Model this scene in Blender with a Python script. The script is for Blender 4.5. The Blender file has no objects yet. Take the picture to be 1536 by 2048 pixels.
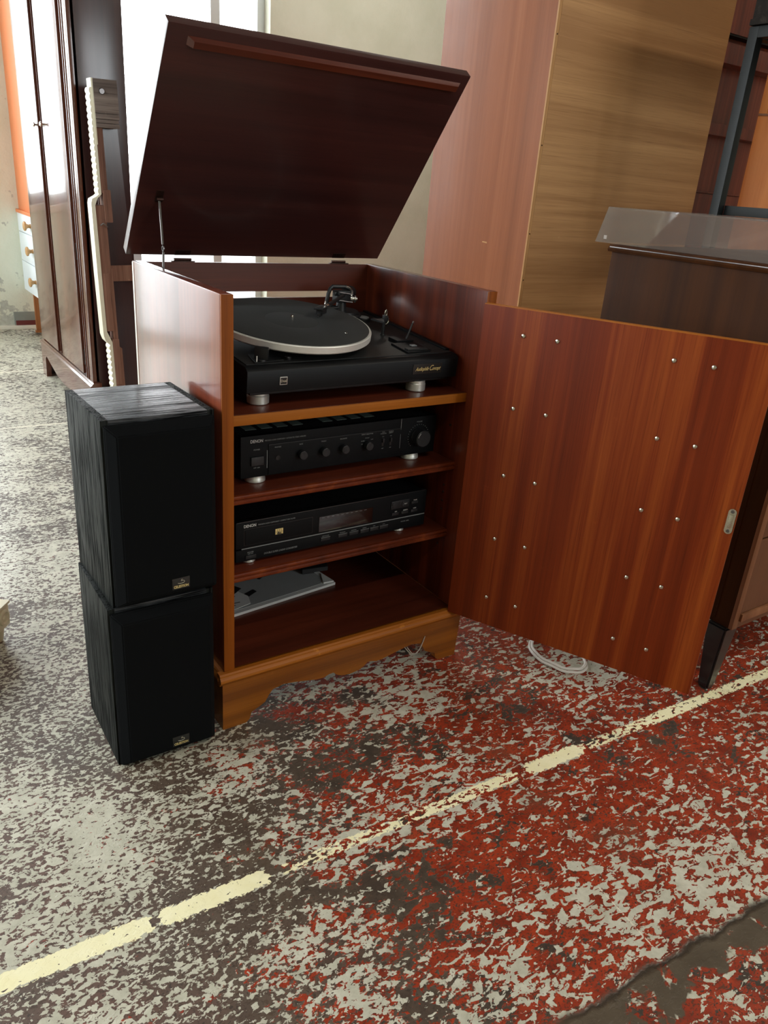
import bpy, bmesh, math, random
from mathutils import Vector, Matrix, Euler
random.seed(7)
SC = bpy.context.scene
COL = SC.collection
PI = math.pi

# ------------------------------------------------------------------ camera
cam_d = bpy.data.cameras.new('camera')
cam_d.sensor_fit = 'HORIZONTAL'; cam_d.sensor_width = 36.0
cam_d.lens = 1543.2 / 1536 * 36.0
cam_d.clip_start = 0.05; cam_d.clip_end = 200
cam = bpy.data.objects.new('camera', cam_d); COL.objects.link(cam)
cam.location = (-0.4636, -1.1167, 0.9651); cam.rotation_euler = (1.1700, -0.0730, -0.5866)
SC.camera = cam

# ------------------------------------------------------------------ sky, light, exposure
world = bpy.data.worlds.new('overcast_sky'); SC.world = world; world.use_nodes = True
wn = world.node_tree.nodes; wn.clear()
w_out = wn.new('ShaderNodeOutputWorld'); w_bg = wn.new('ShaderNodeBackground')
w_bg.inputs[0].default_value = (0.93, 0.97, 1.0, 1); w_bg.inputs[1].default_value = 10.0
world.node_tree.links.new(w_bg.outputs[0], w_out.inputs[0])

def portal(name, loc, rot, sx, sy):
    d = bpy.data.lights.new(name, 'AREA'); d.shape = 'RECTANGLE'; d.size = sx; d.size_y = sy
    d.cycles.is_portal = True
    o = bpy.data.objects.new(name, d); COL.objects.link(o); o.location = loc; o.rotation_euler = rot
    return o
# portals only tell the sampler where daylight enters: they give no light of their own
portal('portal_window', (1.26, 4.25, 1.5), (-PI/2, 0, 0), 1.54, 2.84)
portal('portal_window', (-1.18, 4.25, 1.47), (-PI/2, 0, 0), 2.84, 2.86)
portal('portal_window', (2.2, -4.7, 1.9), (PI/2, 0, 0), 1.8, 1.6)
portal('portal_window', (-3.6, 1.55, 1.85), (0, -PI/2, 0), 2.1, 4.1)

vs = SC.view_settings
vs.view_transform = 'Standard'; vs.look = 'None'; vs.gamma = 1.0; vs.use_curve_mapping = False
vs.exposure = 0.0
SC.cycles.max_bounces = 10; SC.cycles.diffuse_bounces = 5; SC.cycles.glossy_bounces = 4
SC.cycles.transparent_max_bounces = 12; SC.cycles.transmission_bounces = 4
SC.cycles.sample_clamp_indirect = 6.0
SC.cycles.caustics_reflective = False; SC.cycles.caustics_refractive = False

# ------------------------------------------------------------------ materials
def s2l(c):
    c = c / 255.0
    return c / 12.92 if c <= 0.04045 else ((c + 0.055) / 1.055) ** 2.4
def rgb(r, g, b): return (s2l(r), s2l(g), s2l(b), 1)

class NT:
    def __init__(s, name):
        s.m = bpy.data.materials.new(name); s.m.use_nodes = True
        s.t = s.m.node_tree; s.t.nodes.clear()
        s.out = s.n('ShaderNodeOutputMaterial'); s.b = s.n('ShaderNodeBsdfPrincipled')
        s.l(s.b.outputs[0], s.out.inputs[0])
    def n(s, ty, **kw):
        k = s.t.nodes.new(ty)
        for a, v in kw.items(): setattr(k, a, v)
        return k
    def l(s, a, b): s.t.links.new(a, b)
    def obj(s): return s.n('ShaderNodeTexCoord').outputs['Object']
    def mapping(s, src, scale=(1, 1, 1), rot=(0, 0, 0), loc=(0, 0, 0)):
        m = s.n('ShaderNodeMapping'); m.inputs['Scale'].default_value = scale
        m.inputs['Rotation'].default_value = rot; m.inputs['Location'].default_value = loc
        s.l(src, m.inputs['Vector']); return m.outputs[0]
    def noise(s, src, scale, detail=2, rough=0.5, dist=0.0):
        k = s.n('ShaderNodeTexNoise'); k.inputs['Scale'].default_value = scale
        k.inputs['Detail'].default_value = detail; k.inputs['Roughness'].default_value = rough
        k.inputs['Distortion'].default_value = dist
        s.l(src, k.inputs['Vector']); return k.outputs['Fac']
    def ramp(s, src, stops, interp='LINEAR'):
        k = s.n('ShaderNodeValToRGB'); cr = k.color_ramp; cr.interpolation = interp
        while len(cr.elements) < len(stops): cr.elements.new(0.5)
        for e, (p, c) in zip(cr.elements, stops): e.position = p; e.color = c
        s.l(src, k.inputs[0]); return k.outputs[0]
    def mrange(s, src, a, b, c=0.0, d=1.0, smooth=False):
        k = s.n('ShaderNodeMapRange')
        if smooth: k.interpolation_type = 'SMOOTHSTEP'
        for i, v in zip((1, 2, 3, 4), (a, b, c, d)): k.inputs[i].default_value = v
        s.l(src, k.inputs[0]); return k.outputs[0]
    def math(s, op, a, b=None):
        k = s.n('ShaderNodeMath'); k.operation = op
        for i, v in enumerate((a, b)):
            if v is None: continue
            if isinstance(v, (int, float)): k.inputs[i].default_value = v
            else: s.l(v, k.inputs[i])
        return k.outputs[0]
    def mix(s, fac, a, b, blend='MIX'):
        k = s.n('ShaderNodeMix'); k.data_type = 'RGBA'; k.blend_type = blend
        for i, v in ((0, fac), (6, a), (7, b)):
            if isinstance(v, (int, float)): k.inputs[i].default_value = v
            elif isinstance(v, tuple): k.inputs[i].default_value = v
            else: s.l(v, k.inputs[i])
        return k.outputs[2]
    def bump(s, h, strength=0.3, dist=0.001):
        k = s.n('ShaderNodeBump'); k.inputs['Strength'].default_value = strength
        k.inputs['Distance'].default_value = dist; s.l(h, k.inputs['Height'])
        s.l(k.outputs[0], s.b.inputs['Normal'])
    def setp(s, color=None, rough=None, metal=None, coat=None, coat_rough=None, spec=None):
        for nm, v in (('Base Color', color), ('Roughness', rough), ('Metallic', metal), ('Coat Weight', coat),
                      ('Coat Roughness', coat_rough), ('Specular IOR Level', spec)):
            if v is None: continue
            if isinstance(v, (int, float, tuple)): s.b.inputs[nm].default_value = v
            else: s.l(v, s.b.inputs[nm])

def plain(name, c, rough=0.5, metal=0.0, coat=0.0, spec=0.5, grain=0.0, gscale=300):
    k = NT(name); k.setp(c, rough, metal, coat, 0.1, spec)
    o = k.obj(); f = k.noise(o, gscale, 3)
    k.setp(k.mix(k.mrange(f, 0.3, 0.7, 0.0, max(grain, 0.02)), c, tuple(x * 0.7 for x in c[:3]) + (1,)))
    return k.m

def wood(name, dark, mid, light, axis='Z', rough=0.35, coat=0.25, ribbon=1.0, pores=0.5, figure=1.0, seed=0.0, coat_rough=0.15, wear=0.0, spec=0.35):
    k = NT(name); o = k.obj()
    al = {'X': 0, 'Y': 1, 'Z': 2}[axis]
    def st(along, across):
        v = [across] * 3; v[al] = along; return tuple(v)
    lc = (seed, seed * 1.7, seed * 0.6)
    a = k.noise(k.mapping(o, st(0.35, 9), loc=lc), 1.0, 4, 0.6, 0.9)           # broad figure
    b = k.noise(k.mapping(o, st(0.5, 32), loc=lc), 1.0, 3, 0.6, 0.5)            # ribbon stripes
    c = k.noise(k.mapping(o, st(7, 420), loc=lc), 1.0, 3, 0.6)                  # fine grain and pores
    f = k.math('ADD', k.math('MULTIPLY', a, 0.6 * figure), k.math('MULTIPLY', b, 0.4 * ribbon))
    f = k.math('ADD', f, k.math('MULTIPLY', k.math('SUBTRACT', c, 0.5), 0.25 * pores))
    col = k.ramp(f, [(0.33, dark), (0.52, mid), (0.70, light)])
    pore = k.mrange(c, 0.30, 0.42, 1.0, 0.0)
    col = k.mix(k.math('MULTIPLY', pore, 0.5 * pores), col, tuple(x * 0.55 for x in dark[:3]) + (1,))
    if wear > 0:
        w = k.mrange(k.noise(o, 30, 5, 0.7), 0.66, 0.74, 0.0, wear)
        col = k.mix(w, col, tuple(min(1, x * 2.2) for x in light[:3]) + (1,))
    k.setp(col, rough, 0, coat, coat_rough, spec)
    k.l(k.mrange(k.noise(o, 14, 4, 0.6), 0.3, 0.7, rough * 0.92, rough * 1.1), k.b.inputs['Roughness'])
    k.bump(c, 0.08 * max(pores, 0.3), 0.0006)
    return k.m

M = {}
MAH = (rgb(64, 22, 6), rgb(98, 38, 12), rgb(134, 64, 22))
M['mahogany_z'] = wood('mahogany_vertical', *MAH, 'Z', 0.42, 0.08, ribbon=1.3, seed=1.3, wear=0.15)
M['door_face'] = wood('mahogany_door_face', rgb(76, 24, 6), rgb(112, 42, 13), rgb(150, 74, 26), 'Z', 0.45, 0.0, ribbon=1.2, seed=1.3, wear=0.1, spec=0.16)
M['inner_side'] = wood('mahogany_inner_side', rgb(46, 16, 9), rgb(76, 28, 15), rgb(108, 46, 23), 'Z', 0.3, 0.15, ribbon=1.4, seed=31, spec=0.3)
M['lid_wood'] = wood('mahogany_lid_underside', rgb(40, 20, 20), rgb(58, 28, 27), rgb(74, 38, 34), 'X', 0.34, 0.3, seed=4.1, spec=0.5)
M['mahogany_x'] = wood('mahogany_lengthwise', rgb(60, 24, 13), rgb(84, 35, 20), rgb(106, 48, 28), 'X', 0.38, 0.2, seed=4.1)
M['mahogany_y'] = wood('mahogany_depthwise', *MAH, 'Y', 0.5, 0.0, spec=0.18, seed=2.2)
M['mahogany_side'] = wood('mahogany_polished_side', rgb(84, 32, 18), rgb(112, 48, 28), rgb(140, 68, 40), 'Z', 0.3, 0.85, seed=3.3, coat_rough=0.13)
M['mahogany_side'].node_tree.nodes['Principled BSDF'].inputs['Coat IOR'].default_value = 1.5
M['edge'] = wood('yew_edging', rgb(116, 62, 14), rgb(156, 90, 26), rgb(186, 120, 46), 'X', 0.45, 0.0, spec=0.2, seed=5.0, wear=0.25)
M['edge_z'] = wood('yew_edging_vertical', rgb(110, 54, 12), rgb(146, 78, 20), rgb(172, 102, 34), 'Z', 0.48, 0.0, spec=0.15, seed=6.0, wear=0.3)
M['plinth'] = wood('yew_plinth', rgb(106, 56, 10), rgb(146, 84, 18), rgb(172, 106, 32), 'X', 0.4, 0.15, ribbon=0.6, seed=7.0, wear=0.12)
M['red_panel'] = wood('red_brown_side', rgb(126, 72, 42), rgb(146, 86, 53), rgb(162, 101, 66), 'Z', 0.45, 0.05, ribbon=0.7, seed=8.0)
M['plywood'] = wood('plywood_back', rgb(160, 116, 72), rgb(194, 149, 99), rgb(214, 172, 122), 'X', 0.55, 0.0, ribbon=0.7, figure=0.8, pores=0.5, seed=9.0, wear=0.1)
M['pale_edge'] = wood('pale_lipping', rgb(150, 108, 66), rgb(184, 138, 88), rgb(204, 164, 112), 'Z', 0.5, 0.1, seed=10)
M['dark_wardrobe'] = wood('dark_wardrobe', rgb(60, 29, 20), rgb(88, 46, 31), rgb(112, 62, 42), 'Z', 0.17, 0.45, seed=11, pores=0.3, coat_rough=0.06)
M['dark_side'] = wood('dark_wardrobe_side', rgb(44, 26, 26), rgb(58, 34, 32), rgb(70, 42, 38), 'Z', 0.22, 0.5, seed=12, pores=0.3)
M['walnut'] = wood('radiogram_walnut', rgb(50, 26, 8), rgb(70, 38, 13), rgb(92, 52, 20), 'Z', 0.55, 0.0, seed=13, spec=0.1, ribbon=0.6, pores=0.4)
M['walnut_front'] = wood('radiogram_front', rgb(80, 50, 32), rgb(102, 66, 44), rgb(122, 84, 58), 'Z', 0.4, 0.2, seed=14, pores=0.4)
M['lipping'] = wood('radiogram_lipping', rgb(110, 70, 44), rgb(136, 90, 60), rgb(160, 112, 78), 'Z', 0.45, 0.15, seed=15, wear=0.2)
M['bookcase'] = wood('bookcase_red', rgb(88, 32, 20), rgb(124, 52, 32), rgb(152, 76, 46), 'Z', 0.35, 0.2, seed=16)
M['orange_wood'] = wood('teak_orange', rgb(206, 124, 64), rgb(226, 148, 82), rgb(240, 170, 106), 'Z', 0.45, 0.05, ribbon=0.5, seed=17)
M['rough_wood'] = wood('rough_old_pine', rgb(84, 56, 46), rgb(130, 92, 76), rgb(160, 122, 104), 'Z', 0.8, 0.0, seed=18, pores=1.0, wear=0.4)
M['grey_wood'] = wood('dirty_wood', rgb(74, 64, 60), rgb(110, 98, 92), rgb(144, 132, 124), 'X', 0.8, 0.0, seed=19, pores=1.0, wear=0.4)
M['oak_box'] = wood('dark_carved_oak', rgb(14, 11, 9), rgb(27, 21, 17), rgb(56, 49, 43), 'X', 0.6, 0.0, spec=0.15, seed=20, pores=1.0)
def ash(name, axis, dark, light, rough, sp):
    k = NT(name); o = k.obj()
    def st(a, b): return {'X': (a, b, b), 'Z': (b, b, a)}[axis]
    a = k.noise(k.mapping(o, st(4, 30)), 1.0, 3, 0.6, 1.2)
    b = k.noise(k.mapping(o, st(9, 330)), 1.0, 3, 0.7, 0.6)
    f = k.math('ADD', b, k.math('MULTIPLY', k.math('SUBTRACT', a, 0.5), 0.5))
    g = k.mrange(f, 0.40, 0.56)
    k.setp(k.mix(g, dark, light), rough, 0, 0.0, spec=0.5)
    k.l(k.mrange(g, 0, 1, min(1, rough+0.3), rough), k.b.inputs['Roughness'])
    k.l(k.mrange(g, 0, 1, 0.04, sp), k.b.inputs['Specular IOR Level'])
    k.bump(g, 0.12, 0.0003); return k.m
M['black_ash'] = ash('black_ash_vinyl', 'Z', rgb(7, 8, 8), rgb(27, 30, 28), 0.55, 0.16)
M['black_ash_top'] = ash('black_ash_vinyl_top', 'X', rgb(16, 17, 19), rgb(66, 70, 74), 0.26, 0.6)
M['drawer_white'] = plain('white_lacquer', rgb(226, 234, 240), 0.35)
M['brown_leg'] = wood('brown_support', rgb(120, 70, 36), rgb(150, 92, 52), rgb(170, 112, 68), 'Z', 0.4, 0.1, seed=23)
M['orange_paint'] = plain('orange_paint', rgb(204, 118, 68), 0.5, grain=0.15, gscale=8)
M['knob_wood'] = wood('turned_beech', rgb(150, 110, 66), rgb(178, 138, 90), rgb(200, 162, 112), 'X', 0.45, 0.1, seed=24)
M['cream'] = plain('cream_gloss_paint', rgb(226, 220, 196), 0.35, grain=0.2, gscale=40)
M['cream_white'] = plain('off_white_paint', rgb(222, 216, 190), 0.3, grain=0.1, gscale=30)
M['black_plastic'] = plain('black_plastic', rgb(20, 22, 24), 0.42, grain=0.1)
M['tt_black'] = plain('turntable_satin_black', rgb(8, 10, 12), 0.45, spec=0.2, grain=0.1)
M['tt_deck'] = plain('turntable_deck', rgb(30, 31, 31), 0.5, spec=0.35, grain=0.1)
M['rubber'] = plain('rubber_mat', rgb(44, 46, 46), 0.7, grain=0.1, gscale=120)
M['hifi_black'] = plain('anodised_black', rgb(8, 10, 12), 0.5, spec=0.16, grain=0.1)
M['hifi_case'] = plain('black_steel_case', rgb(14, 15, 17), 0.5)
M['vent'] = plain('vent_slot', rgb(86, 98, 92), 0.5)
M['display'] = plain('display_window', rgb(10, 9, 10), 0.08, coat=0.6)
M['alu'] = plain('brushed_aluminium', rgb(214, 214, 208), 0.38, metal=0.7, grain=0.2, gscale=200)
M['platter_rim'] = plain('turned_aluminium_rim', rgb(226, 226, 220), 0.45, metal=0.45, grain=0.15, gscale=200)
M['chrome'] = plain('chrome', rgb(220, 220, 214), 0.12, metal=1.0)
M['nickel'] = plain('nickel_screw', rgb(206, 200, 184), 0.25, metal=1.0)
M['steel'] = plain('dull_steel', rgb(120, 116, 116), 0.35, metal=1.0)
M['bronze'] = plain('brown_hinge', rgb(58, 38, 32), 0.4, metal=0.8)
M['grille'] = plain('black_grille_cloth', rgb(9, 11, 13), 0.9, spec=0.12, grain=0.4, gscale=900)
M['badge'] = plain('badge_black', rgb(30, 30, 28), 0.35)
M['print_white'] = plain('white_print', rgb(206, 206, 202), 0.5)
M['print_grey'] = plain('grey_print', rgb(128, 132, 132), 0.5)
M['gold'] = plain('gold_print', rgb(226, 206, 140), 0.35, metal=0.3)
M['white_print_dim'] = plain('silver_print', rgb(188, 182, 160), 0.4, metal=0.3)
M['black_metal'] = plain('black_painted_steel', rgb(14, 18, 19), 0.45, spec=0.3, grain=0.1)
M['black_leg'] = plain('black_lacquer', rgb(18, 19, 20), 0.3, coat=0.3)
M['cable'] = plain('white_cable', rgb(214, 208, 198), 0.4)
M['paper'] = plain('paper', rgb(216, 216, 214), 0.6)
M['paper_grey'] = plain('grey_printed_cover', rgb(158, 160, 160), 0.4, grain=0.2, gscale=20)
M['ink'] = plain('black_ink', rgb(24, 24, 26), 0.5)
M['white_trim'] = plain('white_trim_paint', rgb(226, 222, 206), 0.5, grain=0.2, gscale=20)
M['grey_skirt'] = plain('grey_skirting_paint', rgb(132, 136, 128), 0.6, grain=0.4, gscale=18)
M['red_strip'] = plain('dark_red_paint', rgb(96, 36, 32), 0.6, grain=0.3)
M['window_frame'] = plain('white_window_frame', rgb(214, 222, 222), 0.4)
M['thread'] = plain('frayed_thread', rgb(170, 160, 148), 0.8)
M['groove'] = plain('dark_gap', rgb(20, 12, 9), 0.7)
M['pavement'] = plain('outside_paving', rgb(150, 150, 148), 0.8, grain=0.4, gscale=3)
M['ceiling'] = plain('ceiling_paint', rgb(150, 146, 138), 0.8, grain=0.1, gscale=4)

def see_through(name, tint, rough=0.02, ior=1.5, dust=0.0):
    k = NT(name); k.t.nodes.remove(k.b)
    tr = k.n('ShaderNodeBsdfTransparent'); tr.inputs[0].default_value = tint
    gl = k.n('ShaderNodeBsdfGlossy'); gl.inputs['Roughness'].default_value = rough
    lw = k.n('ShaderNodeLayerWeight'); lw.inputs[0].default_value = 0.5
    f0 = ((ior-1)/(ior+1))**2
    fr = k.math('ADD', k.math('MULTIPLY', k.math('POWER', lw.outputs['Facing'], 5), 1-f0), f0)
    mx = k.n('ShaderNodeMixShader'); k.l(fr, mx.inputs[0]); k.l(tr.outputs[0], mx.inputs[1]); k.l(gl.outputs[0], mx.inputs[2])
    last = mx
    if dust:  # pale diffuse layer paints haze in place of reflections
        df = k.n('ShaderNodeBsdfDiffuse'); df.inputs[0].default_value = rgb(170, 160, 152)
        last = k.n('ShaderNodeMixShader'); last.inputs[0].default_value = dust
        k.l(mx.outputs[0], last.inputs[1]); k.l(df.outputs[0], last.inputs[2])
    k.l(last.outputs[0], k.out.inputs[0]); return k.m
M['glass'] = see_through('window_glass', (0.97, 0.98, 0.98, 1))
M['acrylic'] = see_through('smoked_acrylic', (0.90, 0.85, 0.82, 1), 0.03, 1.65, 0.17)

def wall_paint():
    k = NT('flaking_wall_paint'); o = k.obj()
    base = k.mix(k.mrange(k.noise(o, 3, 4, 0.6), 0.35, 0.65), rgb(206, 208, 188), rgb(216, 217, 199))
    sep = k.n('ShaderNodeSeparateXYZ'); k.l(o, sep.inputs[0])
    nz = k.noise(o, 14, 6, 0.65)
    low = k.mrange(sep.outputs[2], 0.55, 0.02, 0.0, 0.17)
    peel = k.mrange(k.math('ADD', nz, low), 0.66, 0.69)
    near = k.mrange(sep.outputs[0], 0.6, 0.35)
    peel = k.math('MULTIPLY', peel, near)
    col = k.mix(peel, base, k.mix(k.noise(o, 60, 3), rgb(150, 144, 132), rgb(196, 200, 186)))
    k.setp(col, 0.6); k.bump(k.math('ADD', nz, k.math('MULTIPLY', peel, -0.4)), 0.4, 0.01)
    return k.m
M['wall'] = wall_paint()

BLOBS = [(0.36, -0.10, 0.16, 0.09, 0.07), (0.74, -0.17, 0.25, 0.10, 0.05), (0.12, -0.20, 0.12, 0.07, -0.06), (0.50, -0.70, 0.20, 0.10, 0.03), (0.10, -0.66, 0.10, 0.05, 0.04), (0.24, -0.50, 0.30, 0.10, -0.045), (0.60, -0.50, 0.25, 0.10, -0.03), (0.14, -0.03, 0.10, 0.06, -0.07), (-0.30, -0.55, 0.25, 0.12, -0.03)]
def floor_paint():
    k = NT('worn_painted_concrete'); o = k.obj()
    sep = k.n('ShaderNodeSeparateXYZ'); k.l(o, sep.inputs[0]); X, Y = sep.outputs[0], sep.outputs[1]
    warp = k.noise(o, 3.0, 3, 0.6)
    big = k.noise(k.mapping(o, (1, 1, 1), loc=(3.1, 1.7, 0)), 4.2, 3, 0.6, 0.4)
    mid = k.noise(k.mapping(o, (1.0, 1.15, 1), (0, 0, 0.5), (9, 2, 0)), 15, 4, 0.65, 0.5)
    flake = k.noise(k.mapping(o, (0.72, 1.25, 1), (0, 0, 0.55), (1, 5, 0)), 66, 3.6, 0.6, 0.7)
    fine = k.noise(k.mapping(o, (0.8, 1.2, 1), (0, 0, 0.3), (2, 8, 0)), 118, 3.4, 0.6, 0.6)
    sidef = k.mrange(X, 0.25, -0.25, 0.0, 0.75)
    fx = k.n('ShaderNodeMix'); k.l(sidef, fx.inputs[0]); k.l(flake, fx.inputs[2]); k.l(fine, fx.inputs[3]); flake = fx.outputs[0]
    flake2 = k.noise(k.mapping(o, (0.8, 1.2, 1), (0, 0, -0.5), (4, 1, 0)), 130, 2.5, 0.55, 0.6)
    # where red paint survives: to the right (+x) of a wandering edge
    redpos = k.math('ADD', k.math('MULTIPLY', X, 0.40), k.math('MULTIPLY', Y, -0.10))
    redpos = k.mrange(redpos, -0.20, 0.22, -0.22, 0.12, True)
    redf = k.math('ADD', k.math('ADD', k.math('MULTIPLY', mid, 0.8), k.math('MULTIPLY', big, 0.55)), redpos)
    redf = k.math('ADD', redf, k.math('MULTIPLY', k.math('SUBTRACT', flake2, 0.5), 0.55))
    red = k.mrange(redf, 0.665, 0.69)
    # grey-white flakes: denser at the left and far side
    cov = k.math('ADD', k.math('MULTIPLY', X, -0.10), k.math('MULTIPLY', Y, 0.035))
    cov = k.mrange(cov, -0.09, 0.11, -0.035, 0.085)
    ff = k.math('ADD', flake, k.math('MULTIPLY', k.math('SUBTRACT', big, 0.5), 0.32))
    ff = k.math('ADD', k.math('ADD', ff, cov), k.math('MULTIPLY', k.math('SUBTRACT', flake2, 0.5), 0.22))
    ff = k.math('ADD', ff, k.math('MULTIPLY', k.math('SUBTRACT', mid, 0.5), 0.16))
    speck0 = k.noise(k.mapping(o, loc=(5, 3, 0)), 270, 3, 0.6)
    ff = k.math('ADD', ff, k.math('MULTIPLY', k.math('SUBTRACT', speck0, 0.5), 0.12))
    # places where the pale coat has held on, or is worn right off
    def blob(x, y, rx, ry, amt):
        a = k.math('POWER', k.math('DIVIDE', k.math('SUBTRACT', X, x), rx), 2.0); b = k.math('POWER', k.math('DIVIDE', k.math('SUBTRACT', Y, y), ry), 2.0)
        return k.mrange(k.math('ADD', a, b), 1.0, 0.0, 0.0, amt, True)
    for bb in BLOBS: ff = k.math('ADD', ff, blob(*bb))
    white = k.mrange(ff, 0.528, 0.540)
    # dark pits
    pit = k.mrange(flake2, 0.37, 0.33)
    concrete = k.mix(k.mrange(mid, 0.35, 0.65), rgb(58, 47, 37), rgb(96, 82, 67))
    redc = k.mix(k.mrange(k.noise(o, 26, 4, 0.6), 0.35, 0.65), rgb(120, 40, 22), rgb(164, 58, 30))
    pinkish = k.mix(k.mrange(big, 0.4, 0.6), rgb(88, 72, 61), rgb(100, 70, 59))
    leftm = k.mrange(X, 0.1, -0.4)
    base = k.mix(leftm, concrete, pinkish)
    col = k.mix(red, base, redc)
    col = k.mix(k.math('MULTIPLY', pit, 0.7), col, rgb(40, 32, 26))
    col = k.mix(k.mrange(speck0, 0.44, 0.38, 0.0, 0.75), col, rgb(58, 44, 34))
    pit2 = k.noise(k.mapping(o, (0.7, 1.3, 1), (0, 0, 0.6), (6, 3, 0)), 165, 2, 0.5, 0.4)
    col = k.mix(k.mrange(pit2, 0.405, 0.375, 0.0, 0.75), col, k.mix(k.noise(o, 60, 3), rgb(48, 36, 27), rgb(84, 64, 48)))
    flk = k.mix(k.mrange(k.noise(o, 30, 4, 0.7), 0.3, 0.7), rgb(170, 167, 148), rgb(206, 202, 184))
    col = k.mix(white, col, flk)
    # cream guide line across the floor, broken up by wear
    ln = k.math('ADD', k.math('MULTIPLY', X, 0.046), Y)                  # y + 0.046 x = -0.351
    d = k.math('ABSOLUTE', k.math('ADD', ln, 0.3515))
    d = k.math('ADD', d, k.math('MULTIPLY', k.math('SUBTRACT', k.math('ADD', flake2, flake), 1.0), 0.016))
    prof = [(-.47, 1), (-.255, 1), (-.245, .35), (-.232, 1), (-.080, 1), (-.070, .1), (-.058, .62), (.02, .70), (.15, .66), (.30, .78), (.395, .8), (.425, .3), (.44, 1), (.55, 1.05), (.575, .6), (.62, .75), (.66, .7), (.82, .9), (.95, .8), (1.2, .9)]
    g_ = lambda v: (v/1.2, v/1.2, v/1.2, 1)
    wid = k.ramp(k.mrange(X, -0.5, 1.25), [((a+0.5)/1.75, g_(v)) for a, v in prof])
    wid = k.math('MULTIPLY', wid, 1.2)
    inl = k.mrange(k.math('SUBTRACT', d, k.math('ADD', k.math('MULTIPLY', wid, 0.0095), 0.005)), 0.0006, -0.0006)
    lf = k.math('ADD', k.math('ADD', k.math('MULTIPLY', flake, 0.6), k.math('MULTIPLY', flake2, 0.4)), k.math('MULTIPLY', k.math('SUBTRACT', wid, 0.74), 0.34))
    line = k.math('MULTIPLY', inl, k.mrange(lf, 0.474, 0.484))
    col = k.mix(line, col, k.mix(k.noise(o, 40, 3), rgb(238, 228, 176), rgb(250, 244, 208)))
    # two fine pale joints far away on the left
    for yy in (2.945, 2.03):
        dj = k.math('ABSOLUTE', k.math('SUBTRACT', Y, yy))
        col = k.mix(k.math('MULTIPLY', k.mrange(dj, 0.010, 0.007), 0.8), col, rgb(226, 220, 200))
    # crack with a bare band beside it, nearest the camera
    cl = k.math('ADD', k.math('ADD', Y, k.math('MULTIPLY', X, 0.068)), 0.7300)
    cl = k.math('ADD', cl, k.math('MULTIPLY', k.math('SUBTRACT', k.noise(o, 22, 4, 0.6), 0.5), 0.030))
    band = k.math('MULTIPLY', k.mrange(cl, 0.010, 0.0), k.mrange(k.math('ADD', cl, k.math('MULTIPLY', k.math('SUBTRACT', mid, 0.5), 0.30)), -0.048, -0.034))
    band = k.math('MULTIPLY', band, k.mrange(X, -0.02, 0.16))
    col = k.mix(band, col, k.mix(k.noise(o, 25, 4), rgb(62, 52, 40), rgb(100, 88, 72)))
    crack = k.math('MULTIPLY', k.mrange(k.math('ABSOLUTE', cl), 0.006, 0.001), k.mrange(X, 0.0, 0.2))
    col = k.mix(k.math('MULTIPLY', crack, 0.8), col, rgb(44, 36, 28))
    sc = k.math('ABSOLUTE', k.math('ADD', k.math('SUBTRACT', X, k.math('MULTIPLY', Y, 0.091)), -0.4054))
    scm = k.math('MULTIPLY', k.mrange(sc, 0.0016, 0.0008), k.math('MULTIPLY', k.mrange(Y, -0.73, -0.725), k.mrange(Y, -0.615, -0.62)))
    col = k.mix(k.math('MULTIPLY', scm, k.mrange(flake2, 0.42, 0.48)), col, rgb(214, 206, 186))
    dirt = k.mrange(k.noise(k.mapping(o, loc=(7, 7, 0)), 6, 5, 0.65), 0.56, 0.70, 0.0, 0.35)
    col = k.mix(dirt, col, rgb(92, 78, 60))
    k.setp(col, 0.5)
    k.l(k.mrange(k.math('ADD', white, red), 0.0, 1.0, 0.55, 0.38), k.b.inputs['Roughness'])
    h = k.math('ADD', k.math('MULTIPLY', white, 0.6), k.math('MULTIPLY', red, 0.4))
    h = k.math('SUBTRACT', h, k.math('MULTIPLY', crack, 1.2))
    h = k.math('ADD', h, k.math('MULTIPLY', flake2, 0.5))
    k.bump(h, 0.5, 0.0012)
    return k.m
M['floor'] = floor_paint()

# ------------------------------------------------------------------ mesh helpers
def box(bm, x0, x1, y0, y1, z0, z1, bev=0.0, seg=2):
    t = bmesh.new()
    bmesh.ops.create_cube(t, size=1.0, matrix=Matrix.Translation(((x0+x1)/2, (y0+y1)/2, (z0+z1)/2)) @ Matrix.Diagonal((abs(x1-x0), abs(y1-y0), abs(z1-z0), 1)))
    if bev > 0:
        bmesh.ops.bevel(t, geom=t.edges[:], offset=bev, segments=seg, profile=0.7, affect='EDGES')
    merge(bm, t)
def merge(bm, t, mat=None):
    if mat is not None: bmesh.ops.transform(t, matrix=mat, verts=t.verts[:])
    me = bpy.data.meshes.new('tmp'); t.to_mesh(me); t.free(); bm.from_mesh(me); bpy.data.meshes.remove(me)
def prism(bm, pts, axis, a0, a1, bev=0.0):
    """extrude a 2-d outline along an axis; pts are the two other axes in x,y,z order"""
    t = bmesh.new()
    def mk(p, a):
        return {'X': (a, p[0], p[1]), 'Y': (p[0], a, p[1]), 'Z': (p[0], p[1], a)}[axis]
    A = [t.verts.new(mk(p, a0)) for p in pts]; B = [t.verts.new(mk(p, a1)) for p in pts]
    n = len(pts)
    t.faces.new(A); t.faces.new(B[::-1])
    for i in range(n): t.faces.new((A[i], B[i], B[(i+1) % n], A[(i+1) % n]))
    bmesh.ops.recalc_face_normals(t, faces=t.faces[:])
    if bev > 0: bmesh.ops.bevel(t, geom=t.edges[:], offset=bev, segments=1, affect='EDGES')
    merge(bm, t)
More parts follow.
